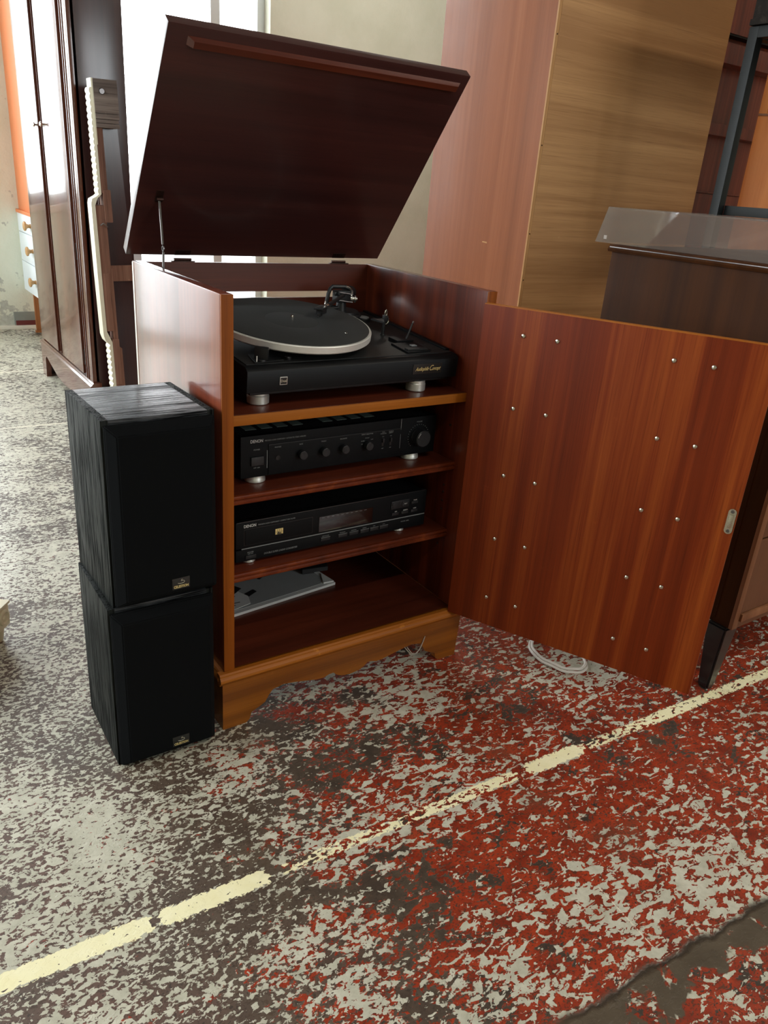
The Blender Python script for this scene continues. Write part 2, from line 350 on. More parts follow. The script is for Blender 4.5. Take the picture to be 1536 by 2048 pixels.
def lathe(bm, prof, seg=32, mat=None):
    t = bmesh.new(); rings = []
    for r, z in prof:
        if r < 1e-6: rings.append([t.verts.new((0, 0, z))])
        else: rings.append([t.verts.new((r*math.cos(2*PI*i/seg), r*math.sin(2*PI*i/seg), z)) for i in range(seg)])
    for a, b in zip(rings, rings[1:]):
        for i in range(seg):
            j = (i+1) % seg
            q = [a[i % len(a)], a[j % len(a)], b[j % len(b)], b[i % len(b)]]
            q = list(dict.fromkeys(q))
            if len(q) > 2: t.faces.new(q)
    for r in (rings[0], rings[-1]):
        if len(r) > 2: t.faces.new(r)
    bmesh.ops.recalc_face_normals(t, faces=t.faces[:])
    merge(bm, t, mat)
def cyl(bm, p0, p1, r0, r1=None, seg=20, bev=0.0):
    p0, p1 = Vector(p0), Vector(p1); d = p1 - p0; L = d.length
    r1 = r0 if r1 is None else r1
    q = d.to_track_quat('Z', 'Y').to_matrix().to_4x4()
    if bev > 0: prof = [(0, 0), (r0-bev, 0), (r0, bev), (r1, L-bev), (r1-bev, L), (0, L)]
    else: prof = [(0, 0), (r0, 0), (r1, L), (0, L)]
    lathe(bm, prof, seg, Matrix.Translation(p0) @ q)
def tube(bm, pts, r, seg=8, closed=False):
    pts = [Vector(p) for p in pts]; t = bmesh.new(); rings = []; n = len(pts)
    up = Vector((0, 0, 1))
    for i, p in enumerate(pts):
        a = pts[(i-1) % n] if (closed or i > 0) else p
        b = pts[(i+1) % n] if (closed or i < n-1) else p
        d = (b - a).normalized(); s = d.cross(up)
        if s.length < 1e-3: s = d.cross(Vector((1, 0, 0)))
        s.normalize(); u = s.cross(d)
        rings.append([t.verts.new(p + r*(math.cos(2*PI*k/seg)*s + math.sin(2*PI*k/seg)*u)) for k in range(seg)])
    for i in range(n if closed else n-1):
        a, b = rings[i], rings[(i+1) % n]
        for k in range(seg): t.faces.new((a[k], a[(k+1) % seg], b[(k+1) % seg], b[k]))
    if not closed: t.faces.new(rings[0]); t.faces.new(rings[-1])
    bmesh.ops.recalc_face_normals(t, faces=t.faces[:]); merge(bm, t)
def smooth_path(P, n=8, closed=False):
    P = [Vector(p) for p in P]; out = []; m = len(P)
    rng = range(m) if closed else range(m-1)
    for i in rng:
        p0 = P[(i-1) % m] if (closed or i > 0) else P[i]; p1 = P[i]; p2 = P[(i+1) % m]
        p3 = P[(i+2) % m] if (closed or i+2 < m) else p2
        for k in range(n):
            t = k/n
            out.append(0.5*((2*p1)+(-p0+p2)*t+(2*p0-5*p1+4*p2-p3)*t*t+(-p0+3*p1-3*p2+p3)*t**3))
    if not closed: out.append(P[-1])
    return out

def link_mesh(name, bm, mat, parent=None, loc=(0, 0, 0), rot=(0, 0, 0), smooth=True):
    me = bpy.data.meshes.new(name)
    if isinstance(bm, bmesh.types.BMesh): bm.to_mesh(me); bm.free()
    me.materials.append(M[mat] if isinstance(mat, str) else mat)
    if smooth and len(me.polygons):
        me.polygons.foreach_set('use_smooth', [True]*len(me.polygons))
        me.set_sharp_from_angle(angle=math.radians(32))
    o = bpy.data.objects.new(name, me); COL.objects.link(o)
    o.location = loc; o.rotation_euler = rot
    if parent: o.parent = parent
    return o
def P(name, mat, parent, fn, loc=(0, 0, 0), rot=(0, 0, 0), label=None):
    """one part: fn fills a bmesh"""
    bm = bmesh.new(); fn(bm); o = link_mesh(name, bm, mat, parent, loc, rot)
    if label: o['label'] = label
    return o
def B(name, mat, parent, x0, x1, y0, y1, z0, z1, bev=0.0008, **kw):
    return P(name, mat, parent, lambda bm: box(bm, x0, x1, y0, y1, z0, z1, bev), **kw)
def thing(name, label, cat, loc=(0, 0, 0), rot=(0, 0, 0), group=None):
    o = bpy.data.objects.new(name, None); COL.objects.link(o); o.empty_display_size = 0.05
    o.location = loc; o.rotation_euler = rot; o['label'] = label; o['category'] = cat
    if group: o['group'] = group
    return o
def struct(name, mat, fn, **kw):
    o = P(name, mat, None, fn, **kw); o['kind'] = 'structure'; return o
def copy_part(o, loc, parent=None, rot=None):
    c = o.copy(); COL.objects.link(c); c.location = loc
    if rot is not None: c.rotation_euler = rot
    if parent: c.parent = parent
    return c
def text(name, s, size, mat, parent, loc, rot=(PI/2, 0, 0), shear=0.0, align='LEFT', extrude=0.0001, space=1.0, bold=0.0, sx=1.0):
    cu = bpy.data.curves.new(name, 'FONT'); cu.body = s; cu.size = size; cu.shear = shear
    cu.align_x = align; cu.align_y = 'BOTTOM_BASELINE'; cu.extrude = extrude; cu.space_character = space
    cu.offset = bold; cu.resolution_u = 3
    tmp = bpy.data.objects.new(name, cu); COL.objects.link(tmp)
    dg = bpy.context.evaluated_depsgraph_get(); dg.update()
    me = bpy.data.meshes.new_from_object(tmp.evaluated_get(dg))
    bpy.data.objects.remove(tmp); bpy.data.curves.remove(cu)
    me.name = name; me.materials.clear(); me.materials.append(M[mat])
    o = bpy.data.objects.new(name, me); COL.objects.link(o); o.parent = parent
    o.location = loc; o.rotation_euler = rot; o.scale = (sx, 1, 1)
    return o

# ------------------------------------------------------------------ the room
RX0, RX1, RY0, RY1, RZ = -3.6, 5.8, -4.7, 4.05, 3.1
def grid_floor(bm): box(bm, RX0-0.2, RX1+0.2, RY0-0.2, RY1+0.2, -0.12, 0.0)
struct('floor', 'floor', grid_floor)
struct('ceiling', 'ceiling', lambda bm: box(bm, RX0-0.2, RX1+0.2, RY0-0.2, RY1+0.2, RZ, RZ+0.12))
W1 = (0.49, 2.03, 0.08, 2.92)       # glazed opening behind the cabinet
W2 = (-0.52, 0.24, 0.70, 2.90)       # wide window further left
D1 = (-2.6, -0.62, 0.04, 2.90)      # unseen glazed opening left of the frame, added to let in light
def back_wall(bm):
    y0, y1 = RY1, RY1+0.2
    for x0, x1, z0, z1 in ((RX0-0.2, D1[0], 0, RZ), (D1[0], D1[1], 0, D1[2]), (D1[0], D1[1], D1[3], RZ), (D1[1], W2[0], 0, RZ), (W2[0], W2[1], 0, W2[2]), (W2[0], W2[1], W2[3], RZ), (W2[1], W1[0], 0, RZ),
                           (W1[0], W1[1], 0, W1[2]), (W1[0], W1[1], W1[3], RZ), (W1[1], RX1+0.2, 0, RZ)):
        box(bm, x0, x1, y0, y1, z0, z1)
struct('wall_back', 'wall', back_wall)
LW = (-0.5, 3.6, 0.8, 2.9)  # unseen window, added to light the scene from the left
def left_wall(bm):
    for y0, y1, z0, z1 in ((RY0, LW[0], 0, RZ), (LW[1], RY1, 0, RZ), (LW[0], LW[1], 0, LW[2]), (LW[0], LW[1], LW[3], RZ)):
        box(bm, RX0-0.2, RX0, y0, y1, z0, z1)
struct('wall_left', 'wall', left_wall)
struct('wall_right', 'wall', lambda bm: box(bm, RX1, RX1+0.2, RY0, RY1, 0, RZ))
FW = (1.3, 3.1, 1.1, 2.7)  # unseen window, added for light from behind the camera
def front_wall(bm):
    y0, y1 = RY0-0.2, RY0
    for x0, x1, z0, z1 in ((RX0-0.2, FW[0], 0, RZ), (FW[1], RX1+0.2, 0, RZ), (FW[0], FW[1], 0, FW[2]), (FW[0], FW[1], FW[3], RZ)):
        box(bm, x0, x1, y0, y1, z0, z1)
struct('wall_front', 'wall', front_wall)
def window(name, w, y, mullions, transoms=()):
    x0, x1, z0, z1 = w
    o = bpy.data.objects.new(name, None); COL.objects.link(o); o.location = (0, y, 0); o['kind'] = 'structure'
    def fr(bm):
        for a, b, c, d in ((x0, x0+0.05, z0, z1), (x1-0.05, x1, z0, z1), (x0, x1, z0, z0+0.06), (x0, x1, z1-0.06, z1)):
            box(bm, a, b, -0.035, 0.035, c, d, 0.004)
    P('window_frame', 'window_frame', o, fr)
    xs = [x0+0.05] + [v for m in mullions for v in (m-0.03, m+0.03)] + [x1-0.05]
    for m in mullions: B('mullion', 'window_frame', o, m-0.03, m+0.03, -0.03, 0.03, z0+0.06, z1-0.06, 0.003)
    for a, b in zip(xs[::2], xs[1::2]): B('pane', 'glass', o, a, b, -0.003, 0.003, z0+0.06, z1-0.06, 0)
    return o
window('window_1', W1, RY1+0.12, (1.70,))
w2 = window('window_2', W2, RY1+0.12, ())
window('added_door_1', D1, RY1+0.12, (-1.6,))
B('window_sill', 'white_trim', w2, W2[0]-0.05, W2[1]-0.0, -0.15, -0.03, W2[2]-0.04, W2[2], 0.006)
window('added_window_3', FW, RY0-0.1, (2.2,))
w4 = window('added_window_4', LW, 0, (0.85, 2.2)); w4.location = (RX0-0.1, 0, 0); w4.rotation_euler = (0, 0, PI/2)
struct('baseboard_back', 'grey_skirt', lambda bm: box(bm, 0.355, W1[0], RY1-0.012, RY1, 0.022, 0.10, 0.003))
struct('trim_1', 'white_trim', lambda bm: box(bm, RX0, W1[0], RY1-0.03, RY1, 0.0, 0.022, 0.003))
struct('trim_2', 'red_strip', lambda bm: box(bm, 0.362, W1[0], RY1-0.016, RY1-0.0125, 0.022, 0.05, 0.001))
struct('pavement', 'pavement', lambda bm: box(bm, -14, 16, RY1+0.2, 30, -0.3, -0.12))

def added_fill_lamp(label, x, y, watts):  # unseen lamps, added to brighten the room and the cream wall
    t = thing('added_fill_lamp', label, 'added lamp', (x, y, RZ))
    B('housing', 'drawer_white', t, -0.65, 0.65, -0.09, 0.09, -0.06, 0.0, 0.006)
    d = bpy.data.lights.new('fill_light', 'AREA'); d.shape = 'RECTANGLE'; d.size = 1.25; d.size_y = 0.15
    d.energy = watts; d.color = (1.0, 0.94, 0.84)
    o = bpy.data.objects.new('fill_light', d); COL.objects.link(o); o.parent = t; o.location = (0, 0, -0.065)
added_fill_lamp('added fill lamp on the ceiling above and behind the camera', -0.3, -2.3, 22)
added_fill_lamp('added fill lamp on the ceiling over the radiogram side of the room', 2.3, -1.6, 38)
added_fill_lamp('added fill lamp on the ceiling over the back of the room near the cream wall', 2.7, 2.7, 32)

# ------------------------------------------------------------------ hi-fi cabinet
W, D, H, T = 0.55, 0.4316, 0.7978, 0.0204
ZB, YF = 0.1243, 0.0
cab = thing('hifi_cabinet', 'reddish wooden stereo cabinet with raised lid and open door', 'cabinet', (0, 0, 0))
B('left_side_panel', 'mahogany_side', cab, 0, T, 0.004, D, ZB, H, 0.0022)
B('back_edge_glare', 'white_trim', cab, -0.0006, 0.0006, D-0.0085, D-0.0005, ZB, H-0.002, 0.0002, label='backlit glare painted as a pale strip down the rear edge of the side')  # window glare on the edge, painted as a white strip
B('front_lipping', 'edge_z', cab, 0.0004, T, 0.0, 0.0042, ZB, H-0.0006, 0.0008)
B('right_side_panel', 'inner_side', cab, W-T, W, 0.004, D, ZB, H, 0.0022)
B('front_lipping', 'edge_z', cab, W-T, W-0.0004, 0.0, 0.0042, ZB, H-0.0006, 0.0008)
def back_panel(bm):
    y0, y1 = D-0.009, D-0.001
    box(bm, T, W-T, y0, y1, ZB, 0.7262); box(bm, T, W-T, y0, y1, 0.7395, H-0.001)
    box(bm, 0.453, W-T, y0, y1, 0.7262, 0.7395)
P('back_panel', 'mahogany_x', cab, back_panel)
B('bottom_panel', 'mahogany_x', cab, T, W-T, 0.002, D-0.009, ZB-0.012, ZB, 0.0005)
# moulding that runs round the top of the plinth
MP = [(0.0, 0.1243), (-0.006, 0.1238), (-0.0085, 0.1212), (-0.0085, 0.1185), (-0.0105, 0.1165), (-0.0125, 0.1130), (-0.0125, 0.1085), (-0.009, 0.1050), (-0.0065, 0.1000), (0.006, 0.1000), (0.006, 0.1243)]
P('plinth_moulding', 'edge', cab, lambda bm: prism(bm, MP, 'X', -0.0115, W+0.0115))
def side_mould(bm):
    prism(bm, [(a, b) for a, b in MP], 'Y', 0.0, D)
P('plinth_moulding', 'edge', cab, side_mould)
P('plinth_moulding', 'edge', cab, lambda bm: prism(bm, [(W-a, b) for a, b in MP], 'Y', 0.0, D))
half = [(0.0, 0.0), (0.047, 0.0), (0.054, 0.006), (0.058, 0.020), (0.072, 0.027), (0.086, 0.034), (0.094, 0.048), (0.102, 0.058), (0.125, 0.0625), (0.150, 0.059), (0.174, 0.054), (0.200, 0.0485),
        (0.215, 0.048), (0.228, 0.0520), (0.237, 0.0525), (0.246, 0.045), (0.256, 0.0395), (0.2765, 0.0365)]
L2 = 0.553
ap = [(x-0.0058, z) for x, z in half] + [(L2-x-0.0058+0.003, z) for x, z in half[::-1][1:]]
ap += [(0.5552, 0.1005), (-0.0058, 0.1005)]
P('plinth_apron', 'plinth', cab, lambda bm: prism(bm, ap, 'Y', -0.0064, 0.012))
for x0, x1 in ((-0.0058, 0.012), (W-0.012+0.005, W+0.0052)):
    sp = [(0.012, 0), (0.07, 0), (0.085, 0.03), (0.11, 0.055), (0.32, 0.055), (0.345, 0.03), (0.36, 0), (D, 0), (D, 0.1005), (0.012, 0.1005)]
    P('plinth_side', 'plinth', cab, lambda bm: prism(bm, sp, 'X', x0, x1))
# shelves
B('turntable_shelf', 'mahogany_x', cab, T, W-T, 0.0345, D-0.009, 0.5797, 0.5975, 0.0006)
B('shelf_lipping', 'edge', cab, T, W-T, 0.0304, 0.0345, 0.5797, 0.5973, 0.0008, label='paler edge strip along front of turntable shelf')
def shelf_edge(z):
    pr = [(0.050, z), (0.0445, z-0.0004), (0.0427, z-0.0025), (0.0427, z-0.0055), (0.0455, z-0.0080), (0.0455, z-0.0092), (0.0427, z-0.0115), (0.0427, z-0.0150), (0.0450, z-0.0170), (0.050, z-0.0172)]
    return lambda bm: prism(bm, pr, 'X', T, W-T)
for z in (0.4478, 0.2946):
    s = B('shelf', 'mahogany_x', cab, T, W-T, 0.050, D-0.009, z-0.0172, z, 0.0004)
    P('bead_edge', 'mahogany_y', s, shelf_edge(z))
for z in (0.388, 0.372, 0.352, 0.332, 0.52, 0.27, 0.25):
    P('shelf_pin_hole', 'groove' if z > 0.4 else 'steel', cab, lambda bm: cyl(bm, (W-T+0.001, 0.07, z), (W-T-0.0012, 0.07, z), 0.0024, seg=10))
B('strike_plate', 'steel', cab, T, T+0.0015, 0.006, 0.017, 0.452, 0.500, 0.0003)
# door, swung open on the right front edge
DA = 1.1141; DT = 0.0176
door = P('door', 'door_face', cab, lambda bm: box(bm, 0, 0.5077, 0, DT, 0.1219, 0.7772, 0.0010), loc=(0.5138, -0.0078, 0), rot=(0, 0, -DA))
B('door_top_lipping', 'edge', door, 0.0005, 0.5072, 0.0005, DT-0.0005, 0.7768, 0.7785, 0.0005)
sb = bmesh.new(); lathe(sb, [(0.0043, 0), (0.0043, 0.0008), (0.0036, 0.0020), (0.0020, 0.0028), (0, 0.0030)], 16, Matrix.Rotation(PI/2, 4, 'X'))
scr0 = link_mesh('screw', sb, 'nickel', door, (0.085, 0, 0.731))
slot_b = bmesh.new()
first = True
for r, z in enumerate((0.7308, 0.5945, 0.4583, 0.3220, 0.1868)):
    for x in (0.0838, 0.1485, 0.3515, 0.4155):
        z_ = z + random.uniform(-0.0006, 0.0006)
        a = random.uniform(0, PI)
        if first: scr0.location = (x, 0, z_); scr0.rotation_euler = (0, a, 0); first = False
        else: copy_part(scr0, (x, 0, z_), door, (0, a, 0))
def catch(bm):
    cx = 0.4993
    def cap(w, zc0, zc1, y0, y1):
        pts = []
        for i in range(13):
            t = PI*i/12; pts.append((cx + w*math.cos(t), zc1 + w*math.sin(t)))
        for i in range(13):
            t = PI + PI*i/12; pts.append((cx + w*math.cos(t), zc0 + w*math.sin(t)))
        prism(bm, pts, 'Y', y0, y1)
    cap(0.0066, 0.4620, 0.4950, -0.0016, 0.0004)
    box(bm, cx-0.0032, cx+0.0032, -0.0036, -0.001, 0.466, 0.491, 0.001)
ct = P('catch_plate', 'nickel', door, catch)
for z in (0.4605, 0.4965):
    P('catch_screw', 'steel', door, lambda bm: cyl(bm, (0.4993, -0.0014, z), (0.4993, -0.0026, z), 0.0034, 0.0026, 14))
for z in (0.20, 0.69):
    B('door_hinge', 'bronze', cab, W-T-0.0015, W-T+0.004, -0.004, 0.0045, z, z+0.06, 0.001)
# lid, held up by a stay
LA = 0.9128; LL = 0.4439
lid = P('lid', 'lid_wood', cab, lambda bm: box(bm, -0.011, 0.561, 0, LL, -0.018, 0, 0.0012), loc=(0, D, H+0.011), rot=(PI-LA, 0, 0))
def batten(bm):
    t = bmesh.new()
    v = [t.verts.new(c) for c in ((0.022, 0.416, 0), (0.545, 0.416, 0), (0.545, 0.430, 0), (0.022, 0.430, 0), (0.030, 0.417, 0.009), (0.537, 0.417, 0.009), (0.537, 0.4275, 0.009), (0.030, 0.4275, 0.009))]
    for f in ((0, 1, 5, 4), (1, 2, 6, 5), (2, 3, 7, 6), (3, 0, 4, 7), (4, 5, 6, 7)): t.faces.new([v[i] for i in f])
    bmesh.ops.recalc_face_normals(t, faces=t.faces[:]); merge(bm, t)
P('batten', 'mahogany_x', lid, batten)
P('lid_front_lipping', 'lid_wood', lid, lambda bm: box(bm, -0.0108, 0.5608, LL-0.0005, LL+0.0012, -0.0176, -0.0004, 0.0004))
for x in (0.0813, 0.438):
    def hinge(bm):
        cyl(bm, (x, D-0.003, H+0.0035), (x+0.035, D-0.003, H+0.0035), 0.0026, seg=12)
        box(bm, x-0.006, x+0.041, D-0.009, D-0.001, H-0.0008, H+0.0012, 0.0004)
    P('lid_hinge', 'bronze', cab, hinge)
    def leaf(bm):
        box(bm, x+0.002, x+0.033, 0.001, 0.013, 0.0, 0.0012, 0.0002)
        for dx in (0.009, 0.026): cyl(bm, (x+dx, 0.008, 0.001), (x+dx, 0.008, 0.0022), 0.0022, seg=10)
    P('hinge_leaf', 'bronze', lid, leaf)
def stay(bm):
    p = [(0.030, 0.3505, 0.915), (0.030, 0.340, 0.836)]
    tube(bm, p, 0.0022, 8)
    lathe(bm, [(0.0028, -0.001), (0.0055, -0.001), (0.0055, 0.001), (0.0028, 0.001), (0.0028, -0.001)], 16, Matrix.Translation((0.030, 0.339, 0.829)) @ Matrix.Rotation(PI/2, 4, 'Y'))
    tube(bm, [(0.030, 0.338, 0.823), (0.0275, 0.336, 0.775), (0.024, 0.335, 0.735)], 0.0022, 8)
P('lid_stay', 'steel', cab, stay)
P('stay_bracket', 'bronze', lid, lambda bm: (box(bm, 0.023, 0.036, 0.126, 0.150, 0, 0.002, 0.0005), cyl(bm, (0.024, 0.134, 0.004), (0.036, 0.134, 0.004), 0.003, seg=10)))

# ------------------------------------------------------------------ turntable
# it stands pitched a little forward on its sprung feet; the floating platter leans a touch more
ZS = 0.5975
TX0, TX1, TY0, TY1 = 0.068, 0.5185, 0.0575, 0.405
tt = thing('turntable', 'black record player with silver rimmed platter on upper cabinet shelf', 'turntable', (0, 0, ZS))
PIV = Vector((0, TY0, 0.028))
TILT = Matrix.Translation(PIV) @ Matrix.Rotation(0.078, 4, 'X') @ Matrix.Translation(-PIV)
def Q(name, mat, parent, fn, loc=(0, 0, 0), rot=(0, 0, 0), **kw):
    def g(bm):
        fn(bm); bmesh.ops.transform(bm, matrix=TILT @ Matrix.Translation(loc) @ Euler(rot).to_matrix().to_4x4(), verts=bm.verts[:])
    return P(name, mat, parent, g, **kw)
def QB(name, mat, parent, x0, x1, y0, y1, z0, z1, bev=0.0006):
    return Q(name, mat, parent, lambda bm: box(bm, x0, x1, y0, y1, z0, z1, bev))
def Qtext(s_, size, mat, parent, loc, **kw):
    o = text('lettering', s_, size, mat, parent, (0, 0, 0), **kw)
    m = TILT @ Matrix.Translation(loc) @ Matrix.Rotation(PI/2, 4, 'X') @ Matrix.Diagonal((o.scale[0], 1, 1, 1))
    o.data.transform(m); o.rotation_euler = (0, 0, 0); o.scale = (1, 1, 1); return o
Q('base', 'tt_black', tt, lambda bm: prism(bm, [(TY0, 0.0280), (TY0, 0.0655), (TY0+0.010, 0.0715), (TY1, 0.0715), (TY1, 0.0280)], 'X', TX0, TX1, 0.0007))
QB('base_underside', 'black_plastic', tt, TX0+0.012, TX1-0.010, TY0+0.012, TY1-0.01, 0.0195, 0.0282, 0.002)
QB('top_plate', 'tt_deck', tt, TX0+0.006, TX1-0.006, TY0+0.018, TY1-0.006, 0.0713, 0.0728, 0.0005)
QB('side_rail', 'tt_black', tt, TX1-0.012, TX1-0.002, TY0+0.03, TY1-0.006, 0.0725, 0.0765, 0.0008)
def foot(h): return lambda bm: lathe(bm, [(0, 0), (0.017, 0), (0.0195, 0.002), (0.0195, 0.0150), (0.0185, 0.0165), (0.0185, h), (0, h)], 28)
f0 = P('foot', 'alu', tt, foot(0.0215), loc=(0.1060, 0.0930, 0)); copy_part(f0, (0.4400, 0.0835, 0), tt)
f0 = P('foot', 'alu', tt, foot(0.0430), loc=(0.1060, 0.355, 0)); copy_part(f0, (0.4400, 0.355, 0), tt)
pa, pb = math.atan(0.1305), math.atan(0.0142)
PR = (pa, pb, 0)
pl = P('platter', 'platter_rim', tt, lambda bm: lathe(bm, [(0, -0.0155), (0.146, -0.0155), (0.1495, -0.0145), (0.1512, -0.0125), (0.1526, -0.0120), (0.1526, -0.0014), (0.1515, 0.0), (0.1485, 0.0), (0, -0.0004)], 96), loc=(0.2277, 0.2065, 0.7171-ZS), rot=PR)
P('platter_mat', 'rubber', pl, lambda bm: lathe(bm, [(0, -0.001), (0.1472, -0.001), (0.1478, 0.0012), (0.146, 0.0020), (0.08, 0.0018), (0.052, 0.0019), (0.0505, 0.0014), (0.049, 0.0019), (0, 0.0018)], 96))
P('spindle', 'chrome', pl, lambda bm: lathe(bm, [(0, 0.001), (0.0030, 0.001), (0.0030, 0.0085), (0.0024, 0.0105), (0, 0.0112)], 14))
P('platter_hub', 'black_plastic', tt, lambda bm: cyl(bm, (0.2277, 0.2065, 0.082), (0.2277, 0.2065, 0.1015), 0.05, seg=32))
P('mat_reflex', 'chrome', pl, lambda bm: lathe(bm, [(0, 0.0018), (0.0026, 0.0018), (0.0022, 0.0026), (0, 0.0030)], 10), loc=(0.070, -0.085, 0))
# tonearm at the right rear, swung in over the mat
Q('tonearm_base', 'black_plastic', tt, lambda bm: lathe(bm, [(0, 0.0725), (0.0375, 0.0725), (0.0375, 0.083), (0.036, 0.0855), (0.031, 0.086), (0.030, 0.090), (0, 0.090)], 36), loc=(0.428, 0.352, 0))
ad = Vector((-0.103, -0.098, 0)).normalized(); sd = Vector((-ad.y, ad.x, 0))
sd = Vector((0.93, -0.36, 0)).normalized()
arm0, arm1 = Vector((0.424, 0.340, 0.1470)), Vector((0.324, 0.244, 0.1385))
def gimbal(bm):
    tube(bm, [(0.3790, 0.342, 0.1240), (0.3835, 0.342, 0.1480), (0.3880, 0.342, 0.1585), (0.3930, 0.342, 0.1625), (0.4260, 0.342, 0.1615), (0.4330, 0.342, 0.1585)], 0.0043, 8)
    box(bm, 0.4010, 0.4330, 0.330, 0.356, 0.1300, 0.1545, 0.003)
    box(bm, 0.3955, 0.4020, 0.336, 0.346, 0.1440, 0.1520, 0.0015)
    cyl(bm, (0.418, 0.345, 0.100), (0.418, 0.345, 0.131), 0.014, 0.010, 18)
    cyl(bm, (0.379, 0.342, 0.1240), (0.420, 0.345, 0.115), 0.004, seg=8)
P('gimbal', 'black_plastic', tt, gimbal)
for z0, y in ((0.1500, 0.329), (0.1335, 0.329)):
    P('gimbal_bar', 'steel', tt, lambda bm: cyl(bm, (0.4030, y, z0+0.002), (0.4340, y-0.004, z0-0.002), 0.0016, seg=8))
P('bearing_cap', 'chrome', tt, lambda bm: tube(bm, smooth_path([(0.4240, 0.340, 0.1625), (0.4320, 0.340, 0.1600), (0.4385, 0.340, 0.1545), (0.4405, 0.340, 0.1475)], 5), 0.0030, 8))
kc = Vector((0.4350, 0.338, 0.1375))
P('bearing_knob', 'chrome', tt, lambda bm: (cyl(bm, kc, kc+sd*0.005, 0.0085, seg=18, bev=0.0006), cyl(bm, kc+sd*0.005, kc+sd*0.009, 0.0055, seg=18), cyl(bm, kc+sd*0.009, kc+sd*0.013, 0.0080, seg=18, bev=0.001), cyl(bm, kc+sd*0.013, kc+sd*0.016, 0.0045, seg=18, bev=0.0006)))
P('arm_tube', 'black_plastic', tt, lambda bm: tube(bm, [arm0, arm1], 0.0040, 10))
P('counterweight', 'black_plastic', tt, lambda bm: cyl(bm, arm0-ad*0.014, arm0-ad*0.042, 0.014, seg=24, bev=0.002))
P('arm_lift', 'chrome', tt, lambda bm: tube(bm, [(0.3745, 0.338, 0.1330), (0.3700, 0.330, 0.1215)], 0.0013, 6))
P('arm_collar', 'chrome', tt, lambda bm: cyl(bm, arm1-ad*0.003, arm1+ad*0.008, 0.0052, seg=14, bev=0.0008))
hs = Matrix.Rotation(math.atan2(ad.y, ad.x), 4, 'Z')
def head(bm):
    t = bmesh.new()
    box(t, 0, 0.048, -0.0095, 0.0095, -0.0005, 0.0032, 0.0008)
    box(t, 0.016, 0.040, -0.0075, 0.0075, -0.0095, -0.0005, 0.0012)
    box(t, 0.030, 0.044, -0.0035, 0.0035, -0.0135, -0.007, 0.0008)
    tube(t, [(0.020, 0.009, 0.001), (0.014, 0.020, 0.001), (0.010, 0.030, 0.003)], 0.0012, 6)
    merge(bm, t, Matrix.Translation(arm1 + ad*0.008) @ hs)
hd = P('headshell', 'black_plastic', tt, head)
P('stylus', 'chrome', hd, lambda bm: cyl(bm, arm1+ad*0.050+Vector((0, 0, -0.0105)), arm1+ad*0.057+Vector((0, 0, -0.0130)), 0.0014, 0.0006, 8))
P('cartridge_screw', 'chrome', hd, lambda bm: cyl(bm, arm1+ad*0.030+Vector((0.004, -0.004, 0.003)), arm1+ad*0.030+Vector((0.004, -0.004, 0.0055)), 0.0022, seg=10))
# dial, arm rest, cue lever, control plates
Q('adjustment_dial', 'black_plastic', tt, lambda bm: lathe(bm, [(0, 0.0725), (0.0160, 0.0725), (0.0160, 0.080), (0.0150, 0.0815), (0.0138, 0.0808), (0, 0.0808)], 30), loc=(0.4595, 0.3235, 0))
Q('dial_disc', 'print_grey', tt, lambda bm: lathe(bm, [(0, 0.0809), (0.0125, 0.0809), (0.0125, 0.0813), (0, 0.0813)], 28), loc=(0.4595, 0.3235, 0))
def rest(bm):
    cyl(bm, (0.4376, 0.2117, 0.0725), (0.4390, 0.2125, 0.112), 0.0036, 0.0030, 12)
    box(bm, 0.4355, 0.4440, 0.2080, 0.2170, 0.100, 0.113, 0.0015)
    prism(bm, [(0.4376, 0.2117), (0.408, 0.2160), (0.420, 0.185)], 'Z', 0.1035, 0.1065)
    lathe(bm, [(0, 0.0725), (0.0060, 0.0725), (0.0055, 0.0755), (0, 0.0755)], 14, Matrix.Translation((0.4376, 0.2117, 0)))
Q('arm_rest', 'black_plastic', tt, rest)
Q('arm_clip', 'chrome', tt, lambda bm: tube(bm, smooth_path([(0.4385, 0.2110, 0.110), (0.4375, 0.2110, 0.118), (0.4400, 0.2110, 0.1245), (0.4425, 0.2110, 0.118), (0.4405, 0.2110, 0.110)], 5), 0.0011, 6))
Q('arm_clip', 'chrome', tt, lambda bm: tube(bm, smooth_path([(0.4440, 0.2110, 0.1100), (0.4475, 0.2110, 0.1050), (0.4470, 0.2110, 0.0985), (0.4420, 0.2110, 0.0945)], 5), 0.0013, 6))
def ctl(name, pts, z0, z1): return Q(name, 'tt_black', tt, lambda bm: prism(bm, pts, 'Z', z0, z1, 0.0006))
ctl('cue_plate', [(0.428, 0.176), (0.429, 0.146), (0.470, 0.146), (0.470, 0.186)], 0.0725, 0.0790)
ctl('control_plate', [(0.412, 0.142), (0.409, 0.080), (0.468, 0.084), (0.468, 0.140)], 0.0725, 0.0765)
QB('stop_key', 'tt_deck', tt, 0.414, 0.462, 0.086, 0.098, 0.0765, 0.0795, 0.0008)
QB('stop_key', 'print_grey', tt, 0.442, 0.454, 0.112, 0.121, 0.0765, 0.0782, 0.0006)
QB('lid_recess', 'groove', tt, 0.478, 0.504, 0.094, 0.136, 0.0727, 0.0732, 0.0001)
Q('cue_lever', 'black_plastic', tt, lambda bm: tube(bm, [(0.4600, 0.1580, 0.078), (0.4650, 0.1600, 0.088), (0.4730, 0.1640, 0.1020), (0.4765, 0.1660, 0.1075)], 0.0021, 8))
Q('cue_lever_tip', 'steel', tt, lambda bm: tube(bm, [(0.4765, 0.1660, 0.1075), (0.4785, 0.1670, 0.1105)], 0.0022, 8))
